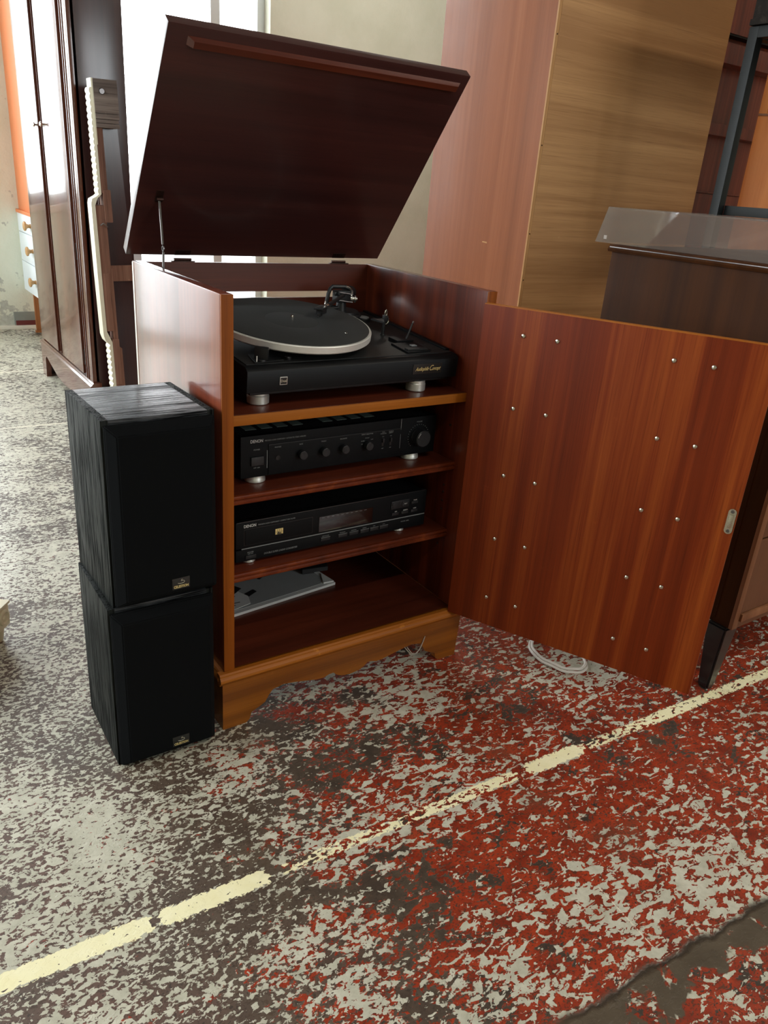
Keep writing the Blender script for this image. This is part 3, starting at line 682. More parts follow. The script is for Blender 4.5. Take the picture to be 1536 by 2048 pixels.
# speed selector near the front left
ctl('selector_plate', [(0.0990, 0.125), (0.0900, 0.074), (0.1480, 0.083), (0.1480, 0.120)], 0.0728, 0.0752)
Q('selector_knob', 'black_plastic', tt, lambda bm: (box(bm, -0.0050, 0.0050, -0.012, 0.012, 0.0765, 0.0985, 0.003), lathe(bm, [(0, 0.075), (0.010, 0.075), (0.0095, 0.078), (0, 0.078)], 18)), loc=(0.1075, 0.0880, 0), rot=(0, 0, 0.9))
QB('selector_mark', 'print_white', tt, 0.0945, 0.0963, 0.0800, 0.0812, 0.0752, 0.0850, 0.0003)
Q('speed_lamp', 'black_plastic', tt, lambda bm: lathe(bm, [(0, 0.0725), (0.0055, 0.0725), (0.0055, 0.077), (0.0045, 0.0785), (0, 0.0785)], 16), loc=(0.1600, 0.0900, 0))
# badges on the front rail
bd = QB('badge', 'alu', tt, 0.1290, 0.1432, TY0-0.0012, TY0+0.001, 0.0395, 0.0535, 0.0004)
QB('badge_field', 'badge', bd, 0.1302, 0.1420, TY0-0.0015, TY0-0.0010, 0.0407, 0.0523, 0)
Qtext('Dual', 0.0062, 'white_print_dim', bd, (0.1361, TY0-0.0016, 0.0445), align='CENTER', bold=0.0001)
nm = QB('name_plate', 'badge', tt, 0.4100, 0.4785, TY0-0.0012, TY0+0.0008, 0.0390, 0.0585, 0.0004)
Qtext('Audiophile', 0.0105, 'gold', nm, (0.4155, TY0-0.0014, 0.0455), shear=0.55, bold=0.00006, sx=0.70, space=0.95)
Qtext('C', 0.0150, 'gold', nm, (0.4475, TY0-0.0014, 0.0452), shear=0.45, bold=0.00006, sx=0.75)
Qtext('oncept', 0.0105, 'gold', nm, (0.4545, TY0-0.0014, 0.0455), shear=0.55, bold=0.00006, sx=0.70, space=0.95)

# ------------------------------------------------------------------ amplifier on the middle shelf
AZ = 0.4478; AY = 0.085
am = thing('amplifier', 'black stereo amplifier with row of knobs and large volume dial', 'amplifier', (0, 0, AZ))
AX0, AX1 = 0.0700, 0.5030; A0, A1 = 0.0140, 0.0925
B('case', 'hifi_case', am, AX0+0.004, AX1-0.004, AY+0.010, 0.375, A0+0.002, A1-0.0004, 0.0006)
vs_ = B('vent_slot', 'vent', am, -0.011, 0.011, -0.050, 0.050, 0, 0.0008, 0.0002, loc=(0.105, 0.170, A1-0.0006))
for i in range(1, 9):
    if i == 4: continue
    copy_part(vs_, (0.105+0.032*i, 0.170, A1-0.0006), am)
B('front_panel', 'hifi_black', am, AX0, AX1, AY, AY+0.012, A0, A1, 0.0012)
B('control_strip', 'hifi_black', am, 0.1235, 0.4140, AY-0.0018, AY+0.001, A0+0.002, 0.0722, 0.0006)
P('strip_highlight', 'hifi_case', am, lambda bm: box(bm, 0.1235, 0.4140, AY-0.0022, AY, 0.0722, 0.0738, 0.0004))
for x, z0, z1 in ((0.1215, 0.0290, 0.0630), (0.4150, 0.0310, 0.0605), (0.4150, 0.0700, 0.0925)):
    B('trim_line', 'print_grey', am, x-0.0005, x+0.0005, AY-0.0004, AY+0.001, z0, z1, 0)
B('power_button', 'black_plastic', am, 0.0890, 0.1135, AY-0.004, AY+0.002, 0.0370, 0.0535, 0.0012)
P('headphone_socket', 'groove', am, lambda bm: lathe(bm, [(0, 0.0024), (0.0028, 0.0024), (0.0030, 0.003), (0.0045, 0.003), (0.0045, 0), (0, 0)], 18, Matrix.Translation((0.1420, AY, 0.0465)) @ Matrix.Rotation(PI/2, 4, 'X')))
def knob(bm, r=0.0085, d=0.013): 
    lathe(bm, [(0, 0), (r*0.82, 0), (r*0.82, 0.002), (r, 0.003), (r, d-0.001), (r-0.001, d), (0, d)], 28, Matrix.Rotation(PI/2, 4, 'X'))
    box(bm, -0.0006, 0.0006, -d-0.0003, -d+0.001, 0.1*r, 0.9*r)
k0 = P('tone_knob', 'black_plastic', am, knob, loc=(0.1895, AY-0.0015, 0.0480))
for x, a in ((0.2370, 0.0), (0.2805, -2.3), (0.3345, 0.5)): copy_part(k0, (x, AY-0.0015, 0.0480), am, (0, a, 0))
for x in (0.3720, 0.3905):
    B('toggle_slot', 'groove', am, x-0.0022, x+0.0022, AY-0.0022, AY, 0.0410, 0.0580, 0.0003)
    B('toggle_key', 'black_plastic', am, x-0.0018, x+0.0018, AY-0.0055, AY-0.001, 0.0490, 0.0570, 0.0005)
vk = P('volume_knob', 'black_plastic', am, lambda bm: lathe(bm, [(0, 0), (0.0190, 0), (0.0190, 0.003), (0.0180, 0.0045), (0.0175, 0.019), (0.0160, 0.0205), (0, 0.0205)], 48, Matrix.Rotation(PI/2, 4, 'X')), loc=(0.4600, AY, 0.0510))
P('volume_mark', 'print_white', vk, lambda bm: tube(bm, [(0.0145*math.cos(a), -0.0206, 0.0145*math.sin(a)) for a in [2.2+0.1*i for i in range(8)]], 0.0004, 5))
for i in range(23):
    a = math.radians(225 - i*270/22)
    P('scale_dot', 'print_grey', am, lambda bm: box(bm, -0.0005, 0.0005, -0.0004, 0.0004, -0.0005, 0.0005), loc=(0.4600+0.0255*math.cos(a), AY-0.0002, 0.0510+0.0255*math.sin(a)))
def foot2(bm): lathe(bm, [(0, 0), (0.018, 0), (0.0195, 0.0015), (0.0195, 0.006), (0.0185, 0.008), (0.0185, 0.0145), (0, 0.0145)], 24)
f1 = P('foot', 'alu', am, foot2, loc=(0.1070, 0.1060, 0))
for x, y in ((0.4560, 0.1060), (0.1070, 0.33), (0.4560, 0.33)): copy_part(f1, (x, y, 0), am)
T_ = AY-0.0003
text('lettering', 'DENON', 0.0082, 'print_white', am, (0.0882, T_, 0.0795), bold=0.00008, sx=0.84)
text('lettering', 'PRECISION AUDIO COMPONENT / INTEGRATED STEREO AMPLIFIER', 0.0037, 'print_grey', am, (0.1165, T_, 0.0802), sx=0.74)
text('lettering', 'POWER', 0.0036, 'print_grey', am, (0.1010, T_, 0.0650), align='CENTER')
text('lettering', 'OFF  ON', 0.0032, 'print_grey', am, (0.1010, T_, 0.0310), align='CENTER')
for x, s in ((0.142, 'PHONES'), (0.1895, 'BASS'), (0.237, 'TREBLE'), (0.2805, 'BALANCE')):
    text('lettering', s, 0.0034, 'print_grey', am, (x, AY-0.0020, 0.0660), align='CENTER')
text('lettering', 'INPUT SELECTOR', 0.0034, 'print_grey', am, (0.3345, AY-0.0020, 0.0690), align='CENTER')
for x, z, s in ((0.3230, 0.0500, 'CD'), (0.3245, 0.0560, 'TUNER'), (0.3345, 0.0615, 'PHONO'), (0.3455, 0.0575, 'TAPE')):
    text('lettering', s, 0.0026, 'print_grey', am, (x, AY-0.0020, z), align='CENTER')
for x, s in ((0.372, 'TAPE\nMONITOR'), (0.3905, 'SOURCE\nDIRECT')):
    text('lettering', s, 0.0030, 'print_grey', am, (x, AY-0.0020, 0.0660), align='CENTER')
    text('lettering', 'ON', 0.0026, 'print_grey', am, (x, AY-0.0020, 0.0600), align='CENTER')
    text('lettering', 'OFF', 0.0026, 'print_grey', am, (x, AY-0.0020, 0.0355), align='CENTER')
text('lettering', 'VOLUME', 0.0036, 'print_grey', am, (0.4600, T_, 0.0812), align='CENTER')

# ------------------------------------------------------------------ compact disc player on the lower shelf
CZ = 0.2946; CY = 0.075
cd = thing('cd_player', 'black compact disc player with disc tray and display window', 'cd player', (0, 0, CZ))
CX0, CX1 = 0.0560, 0.4890; C0, C1 = 0.0065, 0.0860
B('case', 'hifi_case', cd, CX0+0.004, CX1-0.004, CY+0.010, 0.345, C0+0.002, C1-0.003, 0.001)
B('front_panel', 'hifi_black', cd, CX0, CX1, CY, CY+0.012, 0.0330, C1, 0.0012)
B('lower_panel', 'hifi_black', cd, CX0, CX1, CY-0.0005, CY+0.012, C0, 0.0305, 0.0012)
B('trim_line', 'print_grey', cd, CX0+0.012, CX1, CY+0.001, CY+0.006, 0.0306, 0.0328, 0.0003)
B('trim_line', 'steel', cd, CX0+0.002, CX1-0.002, CY+0.0005, CY+0.0025, C1-0.0006, C1+0.0004, 0.0002)
tr = P('disc_tray', 'hifi_black', cd, lambda bm: box(bm, 0.0735, 0.2140, CY-0.0022, CY+0.002, 0.0400, 0.0705, 0.0010))
B('tray_gap', 'groove', cd, 0.0718, 0.2158, CY-0.0006, CY+0.002, 0.0385, 0.0720, 0.0002)
lg = B('disc_logo', 'gold', tr, 0.1350, 0.1510, CY-0.0025, CY-0.0018, 0.0505, 0.0620, 0.0003)
B('logo_bar', 'hifi_case', lg, 0.1360, 0.1500, CY-0.0027, CY-0.0024, 0.0556, 0.0562, 0)
for x in (0.1392, 0.1428, 0.1466): B('logo_bar', 'hifi_case', lg, x-0.0004, x+0.0004, CY-0.0027, CY-0.0024, 0.0562, 0.0614, 0)
text('lettering', 'disc', 0.0062, 'hifi_case', lg, (0.1430, CY-0.0026, 0.0512), align='CENTER', bold=0.0003)
dsp = B('display_window', 'display', cd, 0.2295, 0.3540, CY-0.0010, CY+0.002, 0.0365, 0.0690, 0.0005)
for i in range(10):
    B('track_mark', 'print_grey', dsp, 0.236+0.0108*i, 0.2415+0.0108*i, CY-0.0012, CY-0.0009, 0.0660, 0.0666, 0)
B('button_panel', 'black_plastic', cd, 0.3990, 0.4440, CY-0.0018, CY+0.001, 0.0560, 0.0735, 0.0006)
for x in (0.402, 0.426): B('key', 'black_plastic', cd, x, x+0.017, CY-0.0030, CY, 0.0590, 0.0705, 0.0006)
for x, z in ((0.402, 0.0445), (0.426, 0.0445), (0.4500, 0.0445), (0.4500, 0.0630)):
    B('key', 'black_plastic', cd, x, x+0.017, CY-0.0022, CY+0.001, z-0.003, z+0.003, 0.0005)
for i, x in enumerate((0.2350, 0.2745, 0.3005, 0.3265, 0.3500, 0.3735)):
    B('track_key', 'black_plastic', cd, x, x+0.0205, CY-0.0024, CY+0.001, 0.0165, 0.0235, 0.0006)
    B('key_line', 'print_grey', cd, x, x+0.0205, CY-0.0026, CY-0.0018, 0.0236, 0.0240, 0)
B('power_button', 'black_plastic', cd, 0.0745, 0.0960, CY-0.0030, CY+0.002, 0.0110, 0.0185, 0.0008)
f2 = P('foot', 'alu', cd, lambda bm: lathe(bm, [(0, 0), (0.0115, 0), (0.013, 0.0012), (0.013, 0.0045), (0.012, 0.0075), (0, 0.0075)], 20), loc=(0.0870, 0.0885, 0))
for x, y in ((0.4300, 0.0885), (0.0870, 0.30), (0.4300, 0.30)): copy_part(f2, (x, y, 0), cd)
T_ = CY-0.0003
text('lettering', 'DENON', 0.0082, 'print_white', cd, (0.0716, T_, 0.0748), bold=0.00008, sx=0.84)
text('lettering', 'PRECISION AUDIO COMPONENT / COMPACT DISC PLAYER', 0.0036, 'print_grey', cd, (0.1005, T_, 0.0755), sx=0.80)
text('lettering', 'DOUBLE SUPER LINEAR CONVERTER', 0.0052, 'print_grey', cd, (0.1125, CY-0.0008, 0.0135), shear=0.35, sx=0.82)
text('lettering', 'POWER', 0.0036, 'print_grey', cd, (0.0850, CY-0.0008, 0.0225), align='CENTER')
text('lettering', 'OFF ON', 0.0030, 'print_grey', cd, (0.0850, CY-0.0008, 0.0195), align='CENTER')
for x, s in ((0.2455, 'OPEN/CLOSE'), (0.2845, 'PROGRAM'), (0.311, 'RANDOM'), (0.337, 'REPEAT'), (0.360, 'TIME'), (0.384, 'CALL')):
    text('lettering', s, 0.0030, 'print_grey', cd, (x, CY-0.0008, 0.0252), align='CENTER', sx=0.9)
for x, z, s in ((0.4105, 0.0492, 'SKIP'), (0.4345, 0.0492, 'SEARCH'), (0.4585, 0.0680, 'PAUSE'), (0.4585, 0.0495, 'STOP'), (0.4345, 0.0635, 'PLAY')):
    text('lettering', s, 0.0034, 'print_white', cd, (x, CY-0.0032, z), align='CENTER', sx=0.9)
text('lettering', 'PHONES  LEVEL', 0.0034, 'print_grey', cd, (0.4270, CY-0.0008, 0.0225), sx=0.9)

# ------------------------------------------------------------------ papers lying on the bottom of the cabinet
def sheet_stack(name, label, cat, pts, z0, z1, mat, curl=0.0):
    t = thing(name, label, cat, (0, 0, 0))
    P('pages', mat, t, lambda bm: prism(bm, pts, 'Z', z0, z1)); return t
mg = thing('magazine', 'grey and white booklet lying on cabinet floor under the lowest shelf', 'booklet', (0, 0, ZB))
mp = [(0.070, 0.168), (0.352, 0.200), (0.345, 0.262), (0.330, 0.300), (0.075, 0.32)]
P('pages', 'paper', mg, lambda bm: prism(bm, mp, 'Z', 0.0, 0.006))
P('cover', 'paper_grey', mg, lambda bm: prism(bm, [(0.085, 0.182), (0.318, 0.208), (0.335, 0.232), (0.325, 0.297), (0.080, 0.315)], 'Z', 0.006, 0.0066))
P('cover_corner', 'paper', mg, lambda bm: prism(bm, [(0.325, 0.206), (0.350, 0.204), (0.343, 0.250), (0.334, 0.232)], 'Z', 0.0060, 0.0090))
P('printed_bar', 'ink', mg, lambda bm: prism(bm, [(0.132, 0.214), (0.176, 0.238), (0.172, 0.250), (0.128, 0.232)], 'Z', 0.0066, 0.0069))
P('printed_bar', 'ink', mg, lambda bm: prism(bm, [(0.205, 0.285), (0.222, 0.297), (0.216, 0.301), (0.200, 0.290)], 'Z', 0.0066, 0.0069))
lf = thing('leaflet', 'curled white leaflet with small print at left end of cabinet floor', 'leaflet', (0, 0, ZB))
P('page', 'paper', lf, lambda bm: prism(bm, [(0.060, 0.175), (0.142, 0.196), (0.150, 0.225), (0.125, 0.285), (0.060, 0.285)], 'Z', 0.0070, 0.0080))
P('printed_bar', 'ink', lf, lambda bm: prism(bm, [(0.126, 0.245), (0.150, 0.262), (0.140, 0.282), (0.128, 0.278)], 'Z', 0.0080, 0.0083))
for i in range(8):
    B('print_line', 'ink', lf, 0.072, 0.072+0.024+0.014*((i*37) % 3), 0.190+0.009*i, 0.1925+0.009*i, 0.0080, 0.0082, 0)
sl = thing('record_sleeve', 'dark cased disc lying at far end of the grey booklet', 'case', (0, 0, ZB))
P('cover', 'ink', sl, lambda bm: prism(bm, [(0.300, 0.262), (0.362, 0.252), (0.392, 0.33), (0.330, 0.345)], 'Z', 0.0095, 0.020, 0.0008))
P('spine', 'hifi_case', sl, lambda bm: prism(bm, [(0.302, 0.264), (0.330, 0.259), (0.360, 0.338), (0.332, 0.343)], 'Z', 0.0067, 0.0095))

# ------------------------------------------------------------------ loudspeakers
SW, SD, SH = 0.1769, 0.1855, 0.3110
def speaker(label, loc, rz):
    t = thing('loudspeaker', label, 'speaker', loc, (0, 0, rz), 'pair of stacked black loudspeakers')
    e = 0.012
    def sides(bm):
        box(bm, 0, e, 0.0, SD, 0.0, SH, 0.0008); box(bm, SW-e, SW, 0.0, SD, 0.0, SH, 0.0008)
    B('side_panel', 'black_ash', t, 0, e, 0, SD, 0, SH, 0.0007); B('side_panel', 'black_ash', t, SW-e, SW, 0, SD, 0, SH, 0.0007)
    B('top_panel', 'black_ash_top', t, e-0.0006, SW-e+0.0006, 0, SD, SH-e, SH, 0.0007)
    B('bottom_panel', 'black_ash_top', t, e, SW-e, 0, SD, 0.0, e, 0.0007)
    B('back_panel', 'black_plastic', t, e, SW-e, SD-0.010, SD-0.002, e, SH-e, 0)
    B('baffle', 'black_plastic', t, e, SW-e, 0.001, 0.012, e, SH-e, 0)
    def gr(bm):
        tm = bmesh.new(); g0, g1 = 0.003, 0.016; y0, ym, y1 = 0.0, -0.008, -0.0235
        rings = []
        for ins, y in ((g0, y0), (g0, ym), (g1, y1)):
            rings.append([tm.verts.new((x, y, z)) for x, z in ((ins, ins), (SW-ins, ins), (SW-ins, SH-ins-0.004), (ins, SH-ins-0.004))])
        for a, b in zip(rings, rings[1:]):
            for i in range(4): tm.faces.new((a[i], a[(i+1) % 4], b[(i+1) % 4], b[i]))
        tm.faces.new(rings[-1]); tm.faces.new(rings[0][::-1])
        bmesh.ops.recalc_face_normals(tm, faces=tm.faces[:])
        bmesh.ops.bevel(tm, geom=tm.edges[:], offset=0.0018, segments=2, affect='EDGES')
        merge(bm, tm)
    g = P('grille', 'grille', t, gr)
    y = -0.0235
    b = B('badge', 'badge', g, 0.0895, 0.1195, y-0.0010, y+0.0005, 0.0215, 0.0415, 0.0003, label='small black badge with gold lettering')
    text('lettering', 'CELESTION', 0.0062, 'gold', b, (0.1045, y-0.0012, 0.0240), align='CENTER', bold=0.00018, sx=0.80)
    P('emblem', 'white_print_dim', b, lambda bm: tube(bm, [(0.1045+p[0], y-0.0012, 0.0345+p[1]) for p in smooth_path([(-0.0055, -0.0020, 0), (-0.001, -0.0032, 0), (0.0050, -0.0020, 0), (0.0058, 0.0005, 0), (0.0030, 0.0018, 0), (0.0005, 0.0014, 0), (0.0008, 0.0034, 0), (0.0026, 0.0040, 0)], 5)], 0.00042, 5))
    return t
speaker('lower black speaker of the stack, standing on the floor', (-0.2000, -0.0078, 0.0), -0.0071)
speaker('upper black speaker of the stack with sheen on its top', (-0.1895, -0.0055, SH), 0.030)

# ------------------------------------------------------------------ tall dark wardrobe at the left
WX, WY0, WY1 = 0.285, 1.973, 2.870
wd = thing('wardrobe', 'tall dark polished wardrobe with bracket feet at the far left', 'wardrobe', (WX, WY0, 0))
wd_d, WL, WH = 0.185, WY1-WY0, 1.98
B('carcass', 'dark_side', wd, 0.012, wd_d, 0.0, WL, 0.150, WH, 0.003)
B('corner_stile', 'dark_wardrobe', wd, 0.0, 0.03, 0.0, 0.095, 0.166, WH-0.02, 0.006)
B('corner_stile', 'dark_wardrobe', wd, 0.0, 0.03, WL-0.03, WL, 0.166, WH-0.02, 0.004)
B('stile_bead', 'dark_wardrobe', wd, -0.003, 0.01, 0.050, 0.058, 0.17, WH-0.02, 0.003)
B('stile_bead', 'dark_wardrobe', wd, -0.003, 0.01, 0.078, 0.086, 0.17, WH-0.02, 0.003)
for y0, y1, hy in ((0.100, 0.448, 0.425), (0.528, WL-0.036, 0.552)):
    dd = B('door', 'dark_wardrobe', wd, -0.010, 0.014, y0, y1, 0.185, WH-0.06, 0.003)
    P('door_pull', 'chrome', dd, lambda bm: (cyl(bm, (-0.010, hy, 1.085), (-0.018, hy, 1.085), 0.004, seg=12), lathe(bm, [(0, 0), (0.008, 0.002), (0.009, 0.006), (0.006, 0.009), (0, 0.010)], 16, Matrix.Translation((-0.016, hy, 1.085)) @ Matrix.Rotation(-PI/2, 4, 'Y'))))
B('centre_recess', 'groove', wd, 0.004, 0.0125, 0.448, 0.528, 0.18, WH-0.05, 0)
B('centre_bead', 'dark_wardrobe', wd, -0.002, 0.006, 0.512, 0.520, 0.18, WH-0.05, 0.002)
P('base_moulding', 'dark_wardrobe', wd, lambda bm: (prism(bm, [(0.03, 0.150), (-0.014, 0.150), (-0.014, 0.156), (-0.006, 0.160), (-0.006, 0.163), (0.0, 0.168), (0.03, 0.168)], 'Y', -0.012, WL+0.01),))
P('plinth_front', 'dark_wardrobe', wd, lambda bm: prism(bm, [(-0.008, 0), (0.05, 0), (0.06, 0.07), (0.09, 0.10), (0.18, 0.085), (0.32, 0.055), (WL*0.5, 0.05), (WL-0.32, 0.055), (WL-0.18, 0.085), (WL-0.10, 0.105), (WL-0.075, 0.09), (WL-0.065, 0.0), (WL+0.006, 0.0), (WL+0.006, 0.150), (-0.008, 0.150)], 'X', -0.010, 0.012))
P('plinth_side', 'dark_side', wd, lambda bm: prism(bm, [(0.012, 0), (0.05, 0), (0.06, 0.08), (0.13, 0.08), (0.14, 0), (wd_d, 0), (wd_d, 0.150), (0.012, 0.150)], 'Y', -0.006, 0.012))
P('plinth_side', 'dark_side', wd, lambda bm: prism(bm, [(0.012, 0), (0.05, 0), (0.06, 0.08), (0.13, 0.08), (0.14, 0), (wd_d, 0), (wd_d, 0.150), (0.012, 0.150)], 'Y', WL-0.012, WL+0.004))
B('top_moulding', 'dark_wardrobe', wd, -0.012, wd_d, -0.01, WL+0.01, WH, WH+0.04, 0.006)
B('hinge', 'steel', wd, -0.004, 0.001, 0.096, 0.101, 0.62, 0.68, 0.001); B('hinge', 'steel', wd, -0.004, 0.001, 0.096, 0.101, 0.22, 0.28, 0.001)

# ------------------------------------------------------------------ salvaged cream pilaster leaning beside the wardrobe
PLX, PLY = 0.345, 1.80
pi_ = thing('salvaged_pilaster', 'cream reeded moulding with rough wooden back standing against dark wardrobe', 'salvaged moulding', (PLX, PLY, 0.0), (0, math.radians(-1.5), 0))
def reed(z0, z1, xo, n, amp):
    return [(xo - amp*abs(math.sin(PI*i/4)), z0+(z1-z0)*i/(n*4)) for i in range(n*4+1)]
def pil_front(bm):
    up = reed(0.0, 0.350, -0.022, 17, 0.004)
    up += [(-0.036, 0.366), (-0.042, 0.386), (-0.043, 0.60), (-0.042, 0.836), (-0.038, 0.850), (-0.020, 0.860)]
    up += reed(0.866, 1.190, -0.013, 17, 0.0032)
    inner = [(-0.004, 1.190), (-0.005, 0.866), (-0.020, 0.852), (-0.029, 0.83), (-0.029, 0.40), (-0.013, 0.36), (-0.012, 0.0)]
    prism(bm, up + inner, 'Y', 0.0, 0.05)
P('cream_moulding', 'cream', pi_, pil_front)
B('cream_edge', 'cream_white', pi_, -0.008, -0.002, -0.002, 0.05, 1.02, 1.217, 0.001)
hb = P('head_block', 'grey_wood', pi_, lambda bm: box(bm, -0.002, 0.076, -0.004, 0.06, 1.115, 1.216, 0.002))
P('bolt', 'steel', hb, lambda bm: cyl(bm, (0.024, -0.003, 1.180), (0.024, -0.008, 1.180), 0.010, 0.008, 18))
for z0, z1, x1 in ((1.098, 1.114, 0.075), (1.086, 1.097, 0.072), (1.072, 1.085, 0.074)):
    B('stepped_strip', 'grey_wood', pi_, -0.002, x1, -0.006, 0.06, z0, z1, 0.002)
for x0, x1, z0, z1, y in ((-0.004, 0.018, 0.87, 1.072, 0.0), (0.000, 0.026, 0.775, 0.880, -0.004), (-0.028, 0.006, 0.60, 0.83, 0.003), (-0.028, 0.000, 0.40, 0.605, 0.001), (-0.006, 0.012, 0.36, 0.62, 0.006), (-0.012, 0.012, 0.20, 0.37, -0.002), (0.000, 0.022, 0.0, 0.335, 0.004), (-0.011, 0.004, 0.0, 0.20, 0.003)):
    B('backing_batten', 'rough_wood', pi_, x0, x1, y, 0.05, z0, z1, 0.003)
P('bent_nail', 'steel', pi_, lambda bm: tube(bm, smooth_path([(-0.018, -0.002, 0.765), (-0.008, -0.010, 0.772), (0.004, -0.008, 0.760)], 5), 0.0022, 6))
P('rear_board', 'dark_side', pi_, lambda bm: prism(bm, [(0.0, 0.0), (0.135, 0.0), (0.118, 0.40), (0.101, 0.65), (0.085, 1.05), (0.079, 1.21), (0.0, 1.21)], 'Y', 0.060, 0.075))
B('cross_bar', 'rough_wood', pi_, 0.014, 0.130, 0.045, 0.059, 0.570, 0.625, 0.002)

# ------------------------------------------------------------------ white drawers with an orange hutch in the far corner
dr = thing('drawer_unit', 'white drawer unit with round wooden knobs against the far wall', 'drawers', (0.43, 3.10, 0))
B('carcass', 'drawer_white', dr, 0.016, 0.42, 0.0, 0.930, 0.236, 0.668, 0.002)
for z0, z1 in ((0.237, 0.405), (0.408, 0.565), (0.568, 0.667)):
    d_ = B('drawer_front', 'drawer_white', dr, 0.0, 0.017, 0.001, 0.930, z0, z1, 0.0015)
    for y in (0.22, 0.575):
        P('knob', 'knob_wood', d_, lambda bm: lathe(bm, [(0, 0), (0.012, 0), (0.009, 0.010), (0.012, 0.020), (0.024, 0.026), (0.025, 0.034), (0.018, 0.038), (0, 0.039)], 20, Matrix.Translation((0, y, (z0+z1)/2)) @ Matrix.Rotation(-PI/2, 4, 'Y')))
B('top_board', 'orange_paint', dr, -0.006, 0.43, -0.005, 0.935, 0.668, 0.686, 0.002)
for y0, y1 in ((0.80, 0.82), (0.05, 0.07)):
    B('support_panel', 'brown_leg', dr, 0.020, 0.40, y0, y1, 0.012, 0.236, 0.002)
    B('support_foot', 'brown_leg', dr, 0.014, 0.41, y0-0.004, y1+0.004, 0.0, 0.012, 0.002)
hu = thing('orange_hutch', 'flat orange upright panel standing on the white drawer unit', 'shelf unit', (0.44, 3.225, 0.686))
B('side_panel', 'orange_paint', hu, 0.0, 0.02, 0.0, 0.80, 0.0, 1.30, 0.002)
B('back_board', 'orange_paint', hu, 0.02, 0.36, 0.78, 0.80, 0.0, 1.30, 0.002)
B('shelf', 'orange_paint', hu, 0.02, 0.36, 0.0, 0.78, 0.60, 0.62, 0.002)
B('shelf', 'orange_paint', hu, 0.02, 0.36, 0.0, 0.78, 1.28, 1.30, 0.002)

# ------------------------------------------------------------------ cream carved furniture foot at the left edge
cf = thing('cream_footstool', 'cream painted carved furniture base with round rosette at left edge', 'stool', (-0.282, 0.500, 0), (0, 0, 0.9))
def cf_leg(bm, x, y):
    lathe(bm, [(0, 0), (0.011, 0), (0.013, 0.004), (0.017, 0.030), (0.019, 0.034), (0, 0.034)], 16, Matrix.Translation((x, y, 0)))
for x, y in ((-0.022, 0.022), (-0.30, 0.022), (-0.022, 0.28), (-0.30, 0.28)):
    P('leg', 'cream_white', cf, lambda bm: cf_leg(bm, x, y))
B('rail', 'cream_white', cf, -0.32, 0.0, 0.0, 0.30, 0.034, 0.088, 0.004)
rz_ = [(0, 0.004), (0.004, 0.004), (0.006, 0.0015), (0.010, 0.0015), (0.013, 0.0045), (0.017, 0.0035), (0.018, 0)]
P('rosette', 'cream_white', cf, lambda bm: lathe(bm, rz_, 24, Matrix.Translation((-0.022, 0.0, 0.060)) @ Matrix.Rotation(PI/2, 4, 'X')))
P('rosette', 'cream_white', cf, lambda bm: lathe(bm, rz_, 24, Matrix.Translation((0.0, 0.022, 0.060)) @ Matrix.Rotation(PI/2, 4, 'Y')))
B('rail_bead', 'cream_white', cf, -0.321, 0.003, -0.003, 0.301, 0.084, 0.090, 0.002)

# ------------------------------------------------------------------ radiogram at the right with its clear cover
RGX, RGY, RL, RD, RB, RT = 0.960, -0.396, 1.25, 0.497, 0.163, 0.869
rg = thing('radiogram', 'dark walnut radiogram on black tapered legs behind the open door', 'radiogram', (RGX, RGY, 0))
B('side_panel', 'walnut', rg, 0.0, 0.018, 0.008, RD-0.004, RB, RT, 0.001)
B('side_panel', 'walnut', rg, RL-0.018, RL, 0.008, RD-0.004, RB, RT, 0.001)
B('carcass', 'walnut', rg, 0.018, RL-0.018, 0.016, RD-0.01, RB+0.002, RT-0.002, 0)
B('side_strip', 'walnut', rg, -0.0012, 0.001, 0.042, 0.0435, RB+0.01, RT-0.02, 0.0003)
# front framed by a lipping
B('front_lipping', 'lipping', rg, 0.0, 0.018, 0.0, 0.009, RB+0.0, RT, 0.0012)
B('front_rail', 'walnut_front', rg, 0.018, RL-0.018, 0.002, 0.018, RB, RB+0.016, 0.001)
B('front_moulding', 'lipping', rg, 0.020, RL-0.02, -0.0045, 0.004, RB+0.016, RB+0.034, 0.002)
B('drop_front', 'walnut_front', rg, 0.020, 0.62, 0.001, 0.017, RB+0.035, RB+0.205, 0.0015)
B('drop_front', 'walnut_front', rg, 0.625, RL-0.02, 0.001, 0.017, RB+0.035, RB+0.205, 0.0015)
B('upper_front', 'walnut_front', rg, 0.020, 0.62, 0.001, 0.017, RB+0.209, RT-0.02, 0.0015)
B('upper_front', 'walnut_front', rg, 0.625, RL-0.02, 0.001, 0.017, RB+0.209, RT-0.02, 0.0015)
P('top_moulding', 'walnut', rg, lambda bm: prism(bm, [(0.01, RT-0.002), (-0.006, RT-0.002), (-0.008, RT+0.003), (-0.004, RT+0.009), (-0.002, RT+0.0125), (0.03, RT+0.0125)], 'Y', -0.006, RD+0.003))
B('top_board', 'walnut', rg, 0.010, RL+0.004, -0.006, RD+0.003, RT-0.002, RT+0.012, 0.001)
B('edge_trim', 'steel', rg, -0.0062, -0.0040, -0.004, RD, RT+0.0065, RT+0.0085, 0.0004, label='thin bright metal line under the top edge')
